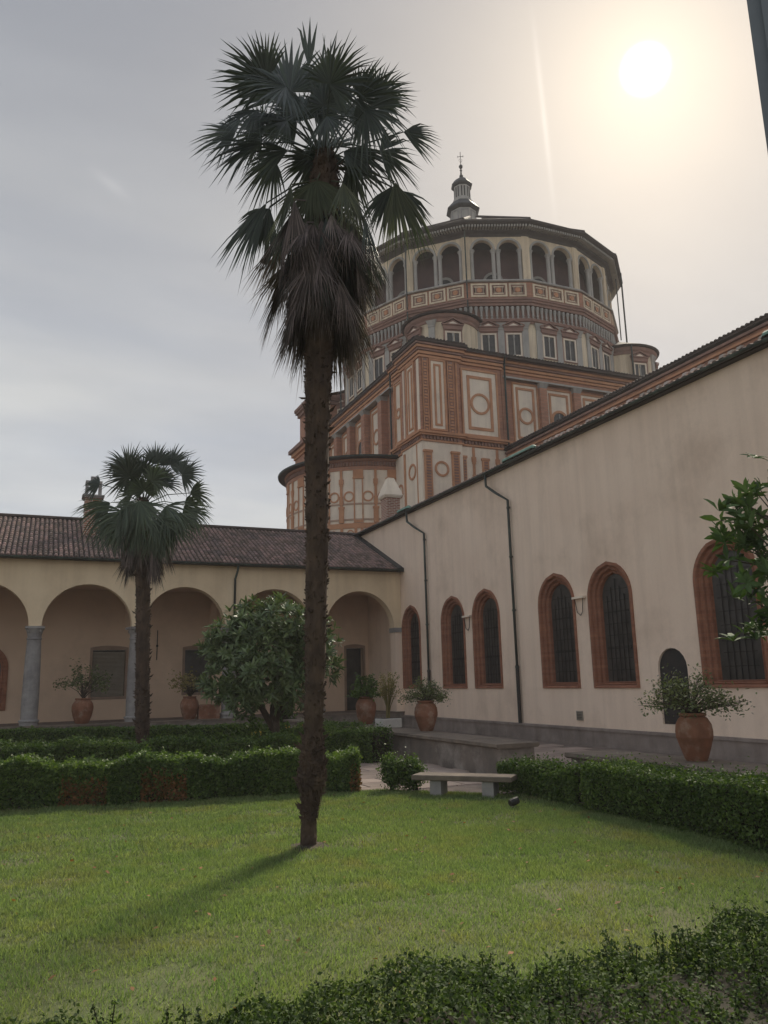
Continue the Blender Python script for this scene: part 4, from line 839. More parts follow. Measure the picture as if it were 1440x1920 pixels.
# window jamb of the room the picture is taken from
jb = thing('window_jamb', 'dark blue-grey window jamb at the top right edge', 'window frame', (1.62, 1.215, 0))
jd = Vector((math.cos(R(52.6)), -math.sin(R(52.6)), 0)); jn = Vector((math.sin(R(52.6)), math.cos(R(52.6)), 0)); FJ = fr(jn*2.0, jd, -jn)
b = MB(); b.box(FJ, 0, .30, -.10, .10, 0, 5.5); part('post', b, M['jamb'], jb)
b = MB(); b.box(FJ, .03, .05, .10, .115, 0, 5.5); part('bead', b, M['jamb'], jb)
print('MARK garden done')
# ------------------------------------------------------------------ the domed church behind
CX, CY = 35.34, 58.65
ch = thing('domed_church', 'large brick and plaster church with a sixteen-sided domed drum', 'church', (CX, CY, 0))
CA = math.cos(R(11.25))
def ring16(prof, m, name, parent=ch, n=16, c=(CX, CY), lab=None):
    b = MB(); b.lathe((c[0], c[1], 0), [(a/(CA if n == 16 else 1), z) for a, z in prof], n, True, a0=R(11.25) if n == 16 else 0.0)
    return part(name, b, m, parent, lab)
def face(a, ap, c=(CX, CY)):
    n = Vector((math.cos(R(a)), math.sin(R(a)), 0)); return fr(Vector((c[0], c[1], 0))+n*ap, (-n.y, n.x, 0), n)
# crossing block walls
FY = lambda y: fr((0, y, 0), (1, 0, 0), (0, -1, 0))
FX = lambda x: fr((x, 0, 0), (0, -1, 0), (-1, 0, 0))     # u = -y
b = MB(); b.box(WF, 23.5, 47.8, 46.45, 71, 0, 24.4); part('main_wall', b, M['brick'], ch)
b = MB(); b.box(WF, 23.04, 26.1, 46.0, 49.1, 0, 24.5); part('corner_pier', b, M['brick'], ch)
b = MB(); b.box(WF, 26.1, 29.6, 46.2, 47, 0, 24.35); b.box(WF, 23.24, 24, 49.1, 50.75, 0, 24.35); part('corner_bay', b, M['brick'], ch, kind=None)
b = MB(); b.box(WF, 45, 48.0, 46.2, 49, 0, 24.4); part('corner_pier', b, M['brick'], ch)
# eaves, cornices: stepped bands following the plan
def bands(segs, z0, z1, mm, name, proud, parent=ch):
    b = MB()
    for F, u0, u1, e0, e1 in segs: b.box(F, u0-proud*e0, u1+proud*e1, -.02, proud, z0, z1)
    return part(name, b, mm, parent)
YS = [(FY(46.0), 23.04, 26.1, 1, 1), (FY(46.197), 26.1, 29.6, 0, 1), (FY(46.447), 29.6, 45, 0, 0)]
XS = [(FX(23.037), -49.1, -46.0, 1, 0), (FX(23.237), -50.75, -49.1, 1, 0), (FX(23.497), -71, -50.75, 0, 0)]
for z0, z1, pr, mm in ((23.55, 23.72, .10, 'terr'), (23.78, 23.98, .16, 'terr'), (24.02, 24.16, .24, 'brickd'), (24.18, 24.36, .33, 'terr'), (24.38, 24.52, .44, 'brickd')):
    bands(YS, z0, z1, M[mm], 'cornice_band', pr); bands(XS, z0+.001, z1+.001, M[mm], 'cornice_band', pr-.004)
for z0, z1, pr, mm in ((17.55, 17.68, .10, 'terr'), (17.95, 18.08, .22, 'terr'), (18.08, 18.24, .32, 'terr')):
    bands(YS, z0, z1, M[mm], 'string_course', pr); bands(XS, z0+.001, z1+.001, M[mm], 'string_course', pr-.004)
b = MB()
for F, u0, u1, e0, e1 in YS[:2]+XS[:2]:
    k = int((u1-u0)/.26)
    for i in range(k): b.box(F, u0+.05+i*.26, u0+.17+i*.26, 0, .14, 17.70, 17.93)
for i in range(58): b.box(FY(46.447), 29.8+i*.26, 29.92+i*.26, 0, .14, 17.70, 17.93)
part('dentils', b, M['brickd'], ch, kind='stuff')
b = MB()
e = [(22.5, 45.45), (26.55, 45.45), (26.55, 45.7), (48.4, 45.72), (48.4, 71.5), (23.0, 71.5), (23.0, 50.9), (22.75, 50.9), (22.75, 49.4), (22.5, 49.4)]
zt_ = [24.76, 24.76, 24.6, 24.6, 24.6, 24.6, 24.6, 24.65, 24.65, 24.76]; k = len(e)
v = [(x, y, z-.20) for (x, y), z in zip(e, zt_)]+[(x, y, z) for (x, y), z in zip(e, zt_)]+[(CX+(x-CX)*.72, CY+(y-CY)*.72, 25.15) for x, y in e]
b.add(v, [tuple(reversed(range(k)))]+[(i, (i+1) % k, k+(i+1) % k, k+i) for i in range(k)]+[(k+i, k+(i+1) % k, 2*k+(i+1) % k, 2*k+i) for i in range(k)]); part('lower_roof', b, M['tiled'], ch)
b = MB()
def edge_tiles(b, p0, p1, z0, z1=None, pitch=.26, r=.095):
    p0 = Vector(p0); p1 = Vector(p1); d = p1-p0; n = int(d.length/pitch); d.normalize(); nn_ = Vector((d.y, -d.x, 0))
    for i in range(n):
        c = p0+d*(i+.5)*pitch+UP*(random.uniform(-.01, .01)); k0 = len(b.v)
        for w in (.06, -.7):
            for q in range(5):
                a = math.pi*q/4; b.v.append(tuple(c+d*r*math.cos(a)+nn_*w+UP*(r*math.sin(a)+z0+(-.25*0 if w > 0 else .16))))
        b.f += [(k0+q, k0+q+1, k0+6+q, k0+5+q) for q in range(4)]+[tuple(range(k0, k0+5))]
edge_tiles(b, (22.5, 45.45, 0), (26.5, 45.45, 0), 24.74); edge_tiles(b, (26.6, 45.7, 0), (48.3, 45.72, 0), 24.58)
edge_tiles(b, (22.5, 49.4, 0), (22.5, 45.45, 0), 24.74); edge_tiles(b, (23.0, 71.4, 0), (23.0, 51, 0), 24.58); edge_tiles(b, (22.75, 50.9, 0), (22.75, 49.4, 0), 24.63)
part('eave_tiles', b, M['tiled'], ch, kind='stuff')
# framed panels
def panel(F, u0, u1, v0, v1, t1=.26, t2=.17, circ=None, arch=None, label=None):
    b = MB(); b.box(F, u0, u1, -.01, .025, v0, v1); p = part('wall_panel', b, M['plaster'], ch, label)
    b = MB(); b.frame(F, u0-.13, u1+.13, v0-.13, v1+.13, .13, -.01, .10); part('outer_moulding', b, M['terr'], p)
    b = MB(); b.frame(F, u0+t1, u1-t1, v0+t1, v1-t1, t2, .0, .085); part('inner_moulding', b, M['terr'], p)
    if circ:
        b = MB(); b.ring(F, circ[0], circ[1], circ[2]-.085, circ[2]+.085, .0, .085, 28); part('roundel', b, M['terr'], p)
    if arch:
        u, zt, r = arch; b = MB(); pr = [(u-r, zt-3.0), (u+r, zt-3.0)]+[(u+r*math.cos(math.pi*i/10), zt-r+r*math.sin(math.pi*i/10)) for i in range(11)]
        po = [(u-r-.2, zt-3.0), (u+r+.2, zt-3.0)]+[(u+(r+.2)*math.cos(math.pi*i/10), zt-r+(r+.2)*math.sin(math.pi*i/10)) for i in range(11)]
        b.loft(F, [(0, po), (.10, po), (.10, pr), (.03, pr)]); s_ = part('window_arch', b, M['terr'], p)
        b = MB(); b.add([b.P(F, a_, .033, z_) for a_, z_ in pr], [tuple(range(len(pr)))]); part('pane', b, M['glass'], p)
        b = MB(); b.box(F, u-.03, u+.03, .034, .06, zt-3, zt-.05); b.box(F, u-r, u+r, .036, .055, zt-1.0, zt-.95); part('glazing_bar', b, M['greyst'], p)
    return p
def relief(F, u0, u1, v0, v1):
    b = MB(); b.box(F, u0, u1, -.01, .05, v0, v1); p = part('relief_strip', b, M['brickd'], ch)
    b = MB(); k = int((v1-v0)/.22); um = (u0+u1)/2
    for i in range(k):
        s_ = (u1-u0)*(.30 if i % 3 else .18); z = v0+.04+i*.22; b.box(F, um-s_, um+s_, .05, .10, z, z+.13)
    b.box(F, u0, u0+.06, .0, .09, v0, v1); b.box(F, u1-.06, u1, .0, .09, v0, v1); part('relief_ornament', b, M['terr'], p)
a_, bb_, c_ = FY(46.0), FY(46.2), FY(46.45)
panel(a_, 23.85, 24.85, 18.5, 23.4, .22, .14); relief(a_, 23.2, 23.62, 18.3, 23.5); relief(a_, 25.12, 25.62, 18.3, 23.5)
b = MB(); b.box(a_, 25.78, 25.9, 0, .08, 18.3, 23.5); part('edge_moulding', b, M['terr'], ch)
panel(bb_, 26.42, 29.15, 18.45, 23.15, .36, .20, circ=(27.78, 20.75, .70))
panel(c_, 30.75, 32.75, 18.4, 22.75, .22, .17, circ=(31.75, 20.4, .56)); panel(c_, 33.6, 35.75, 18.4, 22.65, .22, .17, arch=(34.68, 20.95, .56)); panel(c_, 36.7, 38.9, 18.4, 22.65, .22, .17, circ=(37.8, 20.4, .56))
panel(c_, 39.8, 42.0, 18.4, 22.65, .22, .17, arch=(40.9, 20.95, .56))
xa, xb, xc = FX(23.04), FX(23.24), FX(23.5)
panel(xa, -48.05, -46.95, 18.5, 23.4, .22, .14); b = MB(); b.box(xa, -46.5, -46.15, -.01, .03, 18.3, 23.5); part('corner_strip', b, M['plaster'], ch); b = MB(); b.box(xa, -48.75, -48.55, -.01, .03, 18.3, 23.5); part('corner_strip', b, M['plaster'], ch)
panel(xb, -50.55, -49.4, 18.45, 23.15, .10, .10, circ=(-49.97, 20.75, .33))
panel(xc, -55.7, -53.7, 18.4, 22.75, .22, .17, circ=(-54.7, 20.4, .56)); panel(xc, -58.9, -56.9, 18.4, 22.65, .22, .17, arch=(-57.9, 20.95, .56)); panel(xc, -62.1, -60.1, 18.4, 22.65, .22, .17, circ=(-61.1, 20.4, .56))
panel(xc, -65.3, -63.3, 18.4, 22.65, .22, .17, arch=(-64.3, 20.95, .56))
def pier(F, u, w=.62, pr=.35):
    b = MB(); b.box(F, u-w/2, u+w/2, -.01, pr, 18.24, 22.62); p = part('pilaster', b, M['brick'], ch)
    b = MB(); b.add([b.P(F, u+q*s_, w_, z) for z, s_, w_ in ((22.62, .30, pr-.02), (22.98, .42, pr+.18)) for q in (-1, 1)]+[b.P(F, u+q*s_, -.01, z) for z, s_ in ((22.62, .30), (22.98, .42)) for q in (-1, 1)], [(0, 1, 3, 2), (4, 5, 7, 6), (0, 2, 6, 4), (1, 3, 7, 5), (2, 3, 7, 6), (0, 1, 5, 4)]); part('capital', b, M['greyst'], p)
for u in (33.18, 36.22, 39.35): pier(c_, u)
for u in (-52.9, -56.3, -59.5, -62.7): pier(xc, u, .7, .55)
b = MB(); b.box(c_, 29.75, 45, -.01, .42, 23.0, 23.12); part('architrave', b, M['greyst'], ch); b = MB(); b.box(xc, -66, -50.9, -.01, .58, 23.0, 23.12); part('architrave', b, M['greyst'], ch)
b = MB(); b.box(c_, 29.62, 29.95, -.01, .30, 18.24, 23.5); part('end_pier', b, M['brick'], ch)
# lower storey of the corner, white plaster with brick strips and roundels
b = MB(); b.box(FY(46.0), 23.03, 26.1, -.005, .02, 6, 17.55); b.box(FY(46.2), 26.1, 31, -.005, .02, 6, 17.52); part('lower_plaster', b, M['plaster'], ch)
b = MB(); b.box(FX(23.04), -49.1, -46.0, -.005, .02, 6, 17.55); part('lower_plaster', b, M['plaster'], ch); b = MB(); b.box(FX(23.24), -50.9, -49.1, -.005, .02, 6, 17.5); part('lower_plaster', b, M['plaster'], ch)
def lowpier(F, u0, u1, zt=16.9):
    b = MB(); b.box(F, u0, u1, 0, .16, 6, zt); b.box(F, u0-.06, u1+.06, 0, .20, zt-.14, zt+.02); p = part('brick_strip', b, M['terr'], ch)
    b = MB(); um = (u0+u1)/2; h = (u1-u0)*.28
    for i in range(30):
        z = 11+i*.2
        if z+.12 < zt-.2: b.box(F, um-h, um+h, .16, .19, z, z+.12)
    part('relief_ornament', b, M['brickd'], p)
lowpier(a_, 23.12, 23.68); lowpier(a_, 25.2, 25.78, 16.95); lowpier(bb_, 26.15, 26.42, 16.8); lowpier(bb_, 27.7, 28.2, 16.75)
def candel(F, u, z0, z1, w=.17):
    b = MB(); b.box(F, u-w/2, u+w/2, 0, .10, z0, z1)
    zb = z1-.95*w/.17*.9
    b.box(F, u-w*.95, u+w*.95, 0, .13, zb-.18, zb+.16); b.box(F, u-w*.7, u+w*.7, 0, .12, zb-.34, zb-.18); b.box(F, u-w*.8, u+w*.8, 0, .12, zb-1.7, zb-1.1)
    b.box(F, u-w*1.0, u+w*1.0, 0, .12, z0, min(z0+1.3, zb-2.0)); b.box(F, u-w*1.3, u+w*1.3, 0, .14, min(z0+1.3, zb-2.0), min(z0+1.45, zb-1.85)); part('candelabra_strip', b, M['terr'], ch)
candel(bb_, 27.05, 12.6, 17.5); candel(bb_, 28.95, 12.6, 17.5)
def roundel(F, u, v, r, t=.075, m='terr'):
    b = MB(); b.ring(F, u, v, r-t, r+t, 0, .08, 24); part('roundel', b, M[m], ch)
roundel(a_, 24.45, 15.7, .47); roundel(xa, -47.55, 15.75, .5); roundel(xb, -49.95, 14.95, .42); roundel(xa, -47.4, 12.6, .4)
b = MB(); b.box(xa, -48.85, -48.6, 0, .08, 6, 17.3); part('brick_strip', b, M['terr'], ch); b = MB(); b.box(xa, -46.9, -46.72, 0, .03, 6, 17.5); part('brick_strip', b, M['terr'], ch)
# far corner of the choir, stepping out on the left
b = MB(); b.box(WF, 22.42, 30, 66.2, 71.1, 18, 27.3); part('choir_upper_wall', b, M['brick'], ch)
b = MB(); b.box(WF, 21.95, 30, 66.0, 71.15, 0, 23.2); part('choir_wall', b, M['brick'], ch)
for z0, z1, e_ in ((27.0, 27.3, .25), (27.3, 27.5, .45), (27.5, 27.78, .56)):
    b = MB(); b.box(WF, 22.42-e_, 30, 66.2-e_, 71.1+e_*.2, z0, z1); part('choir_cornice', b, M['brickd'], ch)
for z0, z1, e_ in ((22.7, 22.95, .15), (22.95, 23.25, .38), (23.25, 23.6, .66)):
    b = MB(); b.box(WF, 21.95-e_, 30, 66.0, 71.15+e_*.2, z0, z1); part('choir_cornice', b, M['terr'] if e_ < .6 else M['brickd'], ch)
b = MB(); b.box(FX(22.42), -69.4, -67.2, 0, .04, 24.2, 26.6); part('wall_panel', b, M['brickd'], ch)

# apse
AC = (23.4, 57.0); AR = 6.2
def aring(prof, m, name, n=40):
    b = MB(); p = []; 
    for r, z in prof:
        for i in range(n+1): a = R(90)+math.pi*i/n; p.append((AC[0]+r*math.cos(a), AC[1]+r*math.sin(a), z))
    b.add(p, [(k*(n+1)+i, k*(n+1)+i+1, (k+1)*(n+1)+i+1, (k+1)*(n+1)+i) for k in range(len(prof)-1) for i in range(n)]); return part(name, b, m, ch, smooth=False)
aring([(AR, 0), (AR, 16.75)], M['plaster'], 'apse_wall'); aring([(AR, 16.7), (AR+.06, 16.7), (AR+.06, 16.95), (AR+.02, 16.95), (AR+.02, 17.35), (AR+.14, 17.35), (AR+.2, 17.5), (AR+.3, 17.52)], M['brick'], 'apse_frieze')
aring([(AR-.1, 17.50), (AR+.62, 17.50), (AR+.66, 17.62), (AR+.60, 17.68), (.5, 18.5)], M['tiled'], 'apse_roof'); aring([(AR+.60, 17.55), (AR+.70, 17.55), (AR+.72, 17.66), (AR+.62, 17.64)], M['pipe'], 'apse_gutter')
aring([(AR, 12.45), (AR+.07, 12.45), (AR+.07, 12.82), (AR, 12.82)], M['terr'], 'apse_band'); aring([(AR, 14.16), (AR+.05, 14.16), (AR+.05, 14.28), (AR, 14.28)], M['pinkst'], 'apse_band'); aring([(AR, 13.02), (AR+.05, 13.02), (AR+.05, 13.14), (AR, 13.14)], M['pinkst'], 'apse_band')
b = MB()
for i in range(90):
    F = face(-90-i*2.0, AR, AC); b.box(F, -.06, .06, .02, .12, 17.0, 17.3)
part('apse_dentils', b, M['brickd'], ch, kind='stuff')
for k in range(5):
    a0 = -82.9-22.8*k; candel(face(a0, AR, AC), 0, 12.85, 16.72, .17)
    F = face(a0-11.4, AR, AC)
    b = MB()
    for s_ in (-1, 1): b.box(F, s_*.30-.04, s_*.30+.04, -.03, .06, 12.85, 16.1)
    b.box(F, -.36, .36, -.03, .08, 16.1, 16.72); b.box(F, -.40, .40, -.03, .10, 16.05, 16.16); b.box(F, -.3, .3, -.03, .05, 12.86, 13.05); part('double_strip', b, M['terr'], ch)
    for s_ in (-1, 1):
        roundel(face(a0-11.4+s_*6.3, AR-.03, AC), 0, 14.76, .34, .055); roundel(face(a0-11.4+s_*5.6, AR-.03, AC), 0, 12.08, .22, .04)
    for s_ in (0, -9.4, -13.4): b = MB(); b.box(face(a0+s_, AR, AC), -.10, .10, -.02, .06, 10.5, 12.45); part('brick_strip', b, M['terr'], ch)

# drum masses
ring16([(11.95, 24.2), (11.95, 28.0)], M['cream'], 'drum_wall')
ring16([(11.8, 27.92), (12.02, 27.92), (12.06, 28.05), (12.16, 28.1), (12.2, 28.28), (12.1, 28.34), (11.8, 28.36)], M['brickd'], 'drum_cornice')
ring16([(11.78, 28.3), (11.78, 29.5)], M['brickd'], 'baluster_band')
ring16([(11.5, 29.42), (12.06, 29.42), (12.06, 29.62), (12.16, 29.66), (12.16, 29.8), (12.24, 29.86), (12.24, 29.98), (12.04, 30.06), (11.5, 30.08)], M['brickd'], 'drum_string_course')
ring16([(11.98, 30.0), (11.98, 31.4)], M['brick'], 'parapet'); ring16([(11.4, 31.38), (12.14, 31.38), (12.18, 31.46), (12.1, 31.56), (11.4, 31.56)], M['greyst'], 'parapet_coping')
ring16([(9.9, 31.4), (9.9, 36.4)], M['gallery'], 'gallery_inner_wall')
ring16([(9.6, 35.32), (11.76, 35.34), (11.85, 35.5), (12.1, 35.62), (12.15, 35.8), (12.72, 35.95), (12.85, 36.02), (12.9, 36.16), (12.7, 36.3), (1.3, 43.3)], M['soffit'], 'drum_roof')
for k in range(16):
    a = R(11.25+22.5*k); b = MB(); b.tube([(CX+12.8/CA*math.cos(a), CY+12.8/CA*math.sin(a), 36.24), (CX+1.5*math.cos(a), CY+1.5*math.sin(a), 43.6)], .11, 6); part('hip_ridge', b, M['tiled'], ch)
b = MB()
for a in range(-225, -20, 1): 
    F = face(-90+22.5*round((a+90)/22.5), 12.0); da = R(a-(-90+22.5*round((a+90)/22.5)))
    u = 12.4*math.tan(da); b.box(F, u-.06, u+.06, .1, .62, 35.72, 35.90)
part('eave_brackets', b, M['greyst'], ch, kind='stuff')
for a in range(-225, -20, 3):
    pass
VF = [-45, -67.5, -90, -112.5, -135, -157.5, -180, -202.5]
# shared pieces, built about their own origin (x = along wall, y = outward, z = up)
L0 = fr((0, 0, 0), (1, 0, 0), (0, 1, 0))
def lm_(fn, name, m, smooth=False): b = MB(); fn(b); return mesh_of(name, b, M[m], smooth=smooth)
wframe = lm_(lambda b: (b.frame(L0, -.56, .56, 0, 1.84, .10, -.05, .09), b.frame(L0, -.66, .66, -.06, 1.90, .10, -.05, .05)), 'window', 'plaster')
wbrick = lm_(lambda b: b.frame(L0, -.70, .70, -.08, 1.97, .09, -.02, .07), 'brick_surround', 'brickd')
wpane = lm_(lambda b: b.box(L0, -.46, .46, -.03, .012, .10, 1.74), 'pane', 'glass')
wmul = lm_(lambda b: (b.lathe((0, .05, .10), [(.07, 0), (.07, .08), (.045, .12), (.055, .8), (.045, 1.3), (.08, 1.42), (.08, 1.6)], 7)), 'mullion', 'greyst')
def pedfn(b):
    b.add([b.P(L0, u, w, v) for w in (-.02, .16) for u, v in ((-.70, 1.97), (.70, 1.97), (.76, 2.32), (0, 2.72), (-.76, 2.32))], [(5, 6, 7, 8, 9), (0, 1, 6, 5), (1, 2, 7, 6), (2, 3, 8, 7), (3, 4, 9, 8), (4, 0, 5, 9)])
    b.box(L0, -.80, .80, -.02, .24, 2.30, 2.38)
    b.add([b.P(L0, u, w, v) for w in (-.02, .25) for u, v in ((-.84, 2.38), (0, 2.80), (.84, 2.38), (.84, 2.46), (0, 2.88), (-.84, 2.46))], [(6, 7, 8, 9, 10, 11), (0, 1, 7, 6), (1, 2, 8, 7), (2, 3, 9, 8), (3, 4, 10, 9), (4, 5, 11, 10), (5, 0, 6, 11)])
wped = lm_(pedfn, 'pediment', 'brickd')
wtym = lm_(lambda b: b.add([b.P(L0, u, .172, v) for u, v in ((-.36, 2.42), (.36, 2.42), (0, 2.6))], [(0, 1, 2)]), 'tympanum', 'plaster')
def bifora(F, u, z=25.33):
    mw = fmat(F, u, 0, z); o = link('window', wframe, ch, mw=rel(ch, mw))
    for nm, me in (('brick_surround', wbrick), ('pane', wpane), ('mullion', wmul), ('pediment', wped), ('tympanum', wtym)):
        c = link(nm, me, o)
pil = lm_(lambda b: (b.box(L0, -.24, .24, -.03, .09, 0, 2.95), b.box(L0, -.30, .30, -.03, .13, 0, .22), b.box(L0, -.27, .27, -.03, .13, 2.95, 3.05), b.add([b.P(L0, q*s_, w_, z) for z, s_, w_ in ((3.05, .25, .10), (3.42, .40, .24)) for q in (-1, 1)]+[b.P(L0, q*s_, -.02, z) for z, s_ in ((3.05, .25), (3.42, .40)) for q in (-1, 1)], [(0, 1, 3, 2), (4, 5, 7, 6), (0, 2, 6, 4), (1, 3, 7, 5), (2, 3, 7, 6), (0, 1, 5, 4)])), 'pilaster', 'greyst')
bal = lm_(lambda b: (b.lathe((0, 0, 0), [(.05, 0), (.06, .12), (.10, .2), (.07, .32), (.10, .62), (.145, .86), (.13, .95), (.04, 1.0)], 8), b.box(L0, -.11, .11, -.1, .1, -.1, .0)), 'baluster', 'greyst')
ppan = lm_(lambda b: (b.frame(L0, -.66, .66, 0, 1.10, .14, -.02, .07), b.frame(L0, -.40, .40, .24, .86, .08, -.02, .05), b.box(L0, -.40, -.30, -.02, .05, .32, .78), b.box(L0, .30, .40, -.02, .05, .32, .78)), 'parapet_panel', 'cream')
pfld = lm_(lambda b: b.box(L0, -.52, .52, -.03, .02, .14, .96), 'panel_field', 'brickd')
pdsc = lm_(lambda b: b.disc(L0, 0, .55, .20, -.02, .07, 14), 'roundel', 'terr')
colS = {m: lm_(lambda b: (b.lathe((0, 0, 0), [(.20, 0), (.20, .10), (.155, .16), (.15, 2.42), (.165, 2.46)], 10), b.lathe((0, 0, 2.46), [(.15, 0), (.17, .12), (.25, .28), (.25, .34)], 8)), 'gallery_column', m) for m in ('greyst', 'pinkst')}
gpil = lm_(lambda b: (b.box(L0, -.15, .15, -.25, .05, 0, 3.85), b.box(L0, -.05, .05, .05, .08, .2, 3.7)), 'gallery_pilaster', 'cream')
SPG = 34.25
for fi, a in enumerate(VF):
    F = face(a, 11.95); hw = 11.95*math.tan(R(11.25))
    for s_ in (-1, 1): bifora(F, s_*.95)
    for u in (0, -1.82, 1.82): link('pilaster', pil, ch, mw=rel(ch, fmat(F, u, 0, 24.55)))
    for i in range(12): link('baluster', bal, ch, mw=rel(ch, fmat(face(a, 11.98), -hw+.2+i*(2*hw-.4)/11, -.06, 28.42)))
    for i in (-1, 0, 1):
        o = link('parapet_panel', ppan, ch, mw=rel(ch, fmat(face(a, 11.98), i*1.46, 0, 30.16))); link('panel_field', pfld, o); link('roundel', pdsc, o)
    G = face(a, 11.72); hg = 11.72*math.tan(R(11.25)); outl = [(-hg, SPG-.02)]; r = .80
    for c in (-1.03, 1.03): outl += [(c-r*math.cos(math.pi*i/12), SPG+r*math.sin(math.pi*i/12)) for i in range(13)]
    outl += [(hg, SPG-.02), (hg, 35.35), (-hg, 35.35)]
    b = MB(); b.poly(G, outl, [], -.32, 0); part('gallery_arcade', b, M['cream'], ch)
    b = MB()
    for c in (-1.03, 1.03):
        pr = [(c-(r+.01)*math.cos(math.pi*i/14), SPG+(r+.01)*math.sin(math.pi*i/14)) for i in range(15)]; po = [(c-(r+.17)*math.cos(math.pi*i/14), SPG+(r+.17)*math.sin(math.pi*i/14)) for i in range(15)]
        b.loft(G, [(0, pr), (.06, pr), (.06, po), (0, po)], open_bottom=True)
    part('archivolt', b, M['greyst'], ch)
    for u in (-1.87, -.19, .19, 1.87): link('gallery_column', colS['pinkst' if (fi == 4 and u == .21) or (fi in (5, 6) and u == .21) else 'greyst'], ch, mw=rel(ch, fmat(G, u, -.18, 31.5)))
    # brick back wall arches of the gallery
    Gi = face(a, 9.9); b = MB(); pr = [(-.62, 31.5), (.62, 31.5)]+[(.62*math.cos(math.pi*i/10), 32.5+.62*math.sin(math.pi*i/10)) for i in range(11)]; b.add([b.P(Gi, x, .02, z) for x, z in pr], [tuple(range(len(pr)))]); part('gallery_window', b, M['glass'], ch)
    b = MB(); b.ring(Gi, 0, 32.5, .62, .82, 0, .06, 22); part('gallery_window_arch', b, M['greyst'], ch)
for k in range(9):      # wide strips on the drum's corners
    a = -33.75-22.5*k
    for da in (-1, 1):
        F = face(a+da*11.25, 11.72); u = (-da)*(11.72*math.tan(R(11.25))-.145); link('gallery_pilaster', gpil, ch, mw=rel(ch, fmat(F, u*1.0, 0, 31.5)))
def vpipe(a, r, z0, z1, rad=.055):
    b = MB(); x, y = CX+r*math.cos(R(a)), CY+r*math.sin(R(a)); b.tube([(x, y, z0), (x, y, z1)], rad, 7); part('downpipe', b, M['pipe'], ch)
vpipe(-123.75, 12.42, 28.8, 36.0); vpipe(-146.25, 12.42, 28.5, 36.0); vpipe(-42.5, 12.9, 27.4, 36.1, .07); vpipe(-41.6, 12.45, 30, 35.9, .05); vpipe(-204, 12.5, 25.0, 36, .06)
# round corner turrets
for tx, ty, angs, pa in ((27.15, 50.1, (-102.5, -167.5), -135), (44.13, 50.1, (-99, -30), -65), (27.15, 67.1, (-200, -150), -180)):
    def tring(prof, m, name): b = MB(); b.lathe((tx, ty, 0), prof, 32); part(name, b, m, ch)
    tring([(2.7, 24.2), (2.7, 27.5)], M['cream'], 'turret_wall'); tring([(2.5, 27.4), (2.76, 27.4), (2.78, 27.6), (2.9, 27.75), (2.95, 27.95), (2.6, 28.0)], M['brickd'], 'turret_cornice')
    tring([(2.6, 27.95), (3.1, 28.0), (3.16, 28.12), (3.0, 28.2), (.1, 29.6)], M['tiled'], 'turret_roof')
    for a in angs: bifora(face(a, 2.68, (tx, ty)), 0, 24.75)
    link('pilaster', pil, ch, mw=rel(ch, fmat(face(pa, 2.7, (tx, ty)), 0, 0, 24.1)))
for x, y, z1 in ((24.55, 50.75, 28.0), (29.85, 48.2, 28.0), (42.9, 47.3, 28)):
    b = MB(); b.tube([(x, y, 24.7), (x, y, z1)], .07, 7); part('downpipe', b, M['pipe'], ch)
for x, y in ((29.85, 46.0), (23.05, 51.0)):
    b = MB(); b.tube([(x, y, 12), (x, y, 23.9), (x-.1, y-.3, 24.5)], .07, 7); part('downpipe', b, M['pipe'], ch)
# lantern on top
LX, LY = CX-.75*math.cos(R(31.3)), CY+.75*math.sin(R(31.3)); LC = (LX, LY)
def oring(prof, m, name): b = MB(); b.lathe((LX, LY, 0), prof, 8, a0=R(22.5-22)); return part(name, b, m, ch)
oring([(1.25, 42.6), (1.25, 45.0)], M['greyst'], 'lantern_base'); oring([(1.2, 44.85), (1.42, 44.9), (1.62, 45.05), (1.62, 45.15), (.95, 45.95), (.9, 46.0)], M['lead'], 'lantern_skirt')
oring([(.98, 45.9), (.98, 46.05), (.86, 46.1), (.82, 46.2), (.80, 47.6)], M['greyst'], 'lantern_shaft'); oring([(.82, 47.55), (1.0, 47.65), (1.05, 47.8), (.98, 47.86), (.80, 48.15), (.55, 48.42), (.22, 48.62), (.12, 48.7)], M['lead'], 'lantern_cap')
for k in range(8):
    F = face(-157+45*k, .80*math.cos(R(22.5)), LC)
    for s_ in (-1, 1): b = MB(); b.box(F, s_*.13-.055, s_*.13+.055, -.02, .02, 46.35, 47.4); part('lantern_slit', b, M['dark'], ch)
    F = face(-157+45*k, 1.25*math.cos(R(22.5)), LC); b = MB(); b.frame(F, -.36, .36, 43.4, 44.7, .08, -.02, .05); part('lantern_panel', b, M['stone'], ch)
b = MB(); b.lathe((LX, LY, 0), [(.1, 48.6), (.16, 48.75), (.19, 48.9), (.1, 49.05), (.07, 49.4), (.13, 49.5), (.05, 49.6), (.05, 49.7), (.14, 49.75), (.19, 49.87), (.19, 49.95), (.13, 50.06), (.03, 50.1)], 12); part('finial', b, M['lead'], ch)
b = MB(); b.tube([(LX, LY, 50.05), (LX, LY, 51.5)], .03, 5); b.tube([(LX-.26, LY+.16, 51.0), (LX+.26, LY-.16, 51.0)], .025, 5)
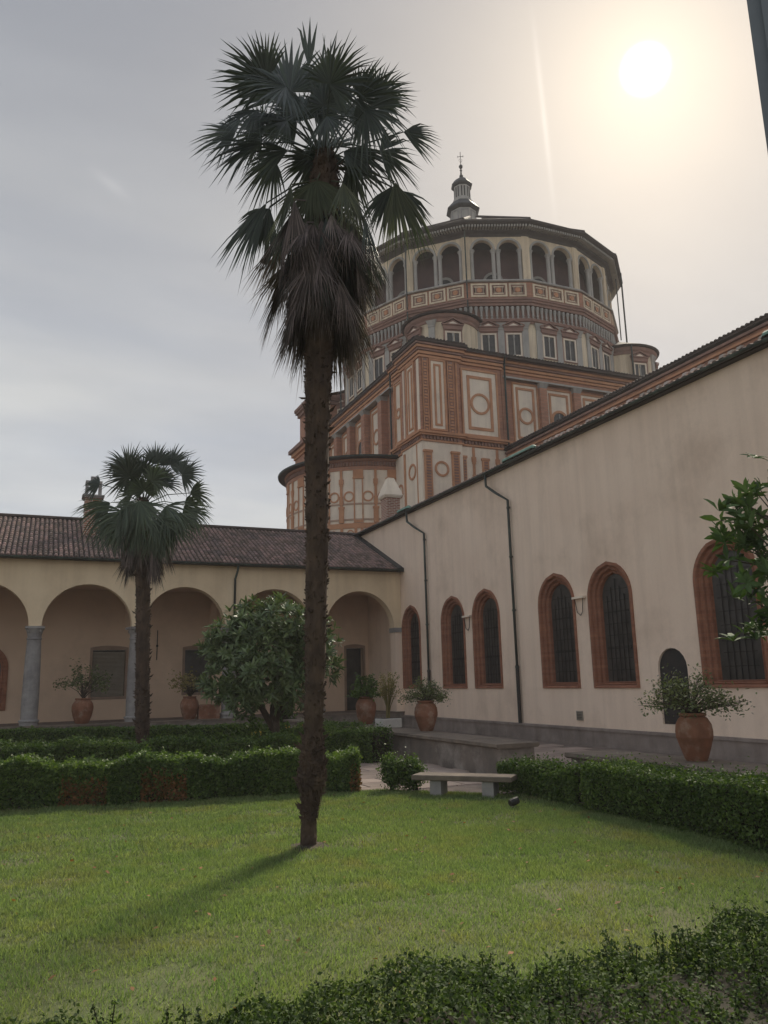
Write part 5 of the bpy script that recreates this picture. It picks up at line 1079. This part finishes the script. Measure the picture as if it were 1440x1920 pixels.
for q in (-1, 1): b.tube([(LX, LY, 50.3), (LX+q*.14, LY-q*.08, 50.6), (LX+q*.07, LY-q*.04, 50.75)], .018, 4); b.tube([(LX+q*.22, LY-q*.13, 51.12), (LX+q*.2, LY-q*.12, 50.88)], .018, 4)
part('cross', b, M['iron'], ch)

# nave aisle behind the wing
ai = thing('church_aisle', 'red brick church aisle with a tiled eave rising behind the cream wing', 'building', (33, 28, 0))
b = MB(); b.box(WF, 29.72, 41, 6, 46.15, 0, 17.45); part('wall', b, M['brick'], ai)
for k, (z0, z1, pr) in enumerate(((15.7, 15.8, .03), (16.2, 16.3, .05), (16.6, 16.7, .08), (16.95, 17.07, .11), (17.25, 17.38, .15))):
    b = MB(); b.box(fr((29.72, 0, 0), (0, 1, 0), (-1, 0, 0)), 6, 46.14, -.01, pr, z0, z1); part('cornice_band', b, M['terr'] if k % 2 else M['brickd'], ai)
b = MB(); b.add([(29.5, 6, 17.62), (29.5, 46.1, 17.62), (41, 46.1, 21.2), (41, 6, 21.2), (29.5, 6, 17.5), (29.5, 46.1, 17.5), (29.75, 46.1, 17.42), (29.75, 6, 17.42)], [(0, 1, 2, 3), (0, 4, 5, 1), (4, 7, 6, 5)]); part('roof', b, M['tiled'], ai)
b = MB(); edge_tiles(b, (29.5, 46.0, 0), (29.5, 8, 0), 17.62, pitch=.27, r=.10); part('eave_tiles', b, M['tiled'], ai, kind='stuff')
print('MARK church done')

# ------------------------------------------------------------------ haze
hz = MB(); hz.box(WF, -260, 260, -260, 260, -1.6, 53); ho = link('glare_haze', mesh_of('glare_haze', hz, None)); tag(ho, kind='stuff')  # thin scattering volume added to stand in for veiling glare off the window glass
hm = bpy.data.materials.new('glare_haze'); hm.use_nodes = True; ht = hm.node_tree; ht.nodes.clear()
pvn = ht.nodes.new('ShaderNodeVolumePrincipled'); pvn.inputs['Color'].default_value = (0.95, 0.93, 0.92, 1); pvn.inputs['Density'].default_value = 0.0008; pvn.inputs['Anisotropy'].default_value = 0.0
hoo = ht.nodes.new('ShaderNodeOutputMaterial'); ht.links.new(pvn.outputs[0], hoo.inputs['Volume']); ho.data.materials.append(hm)
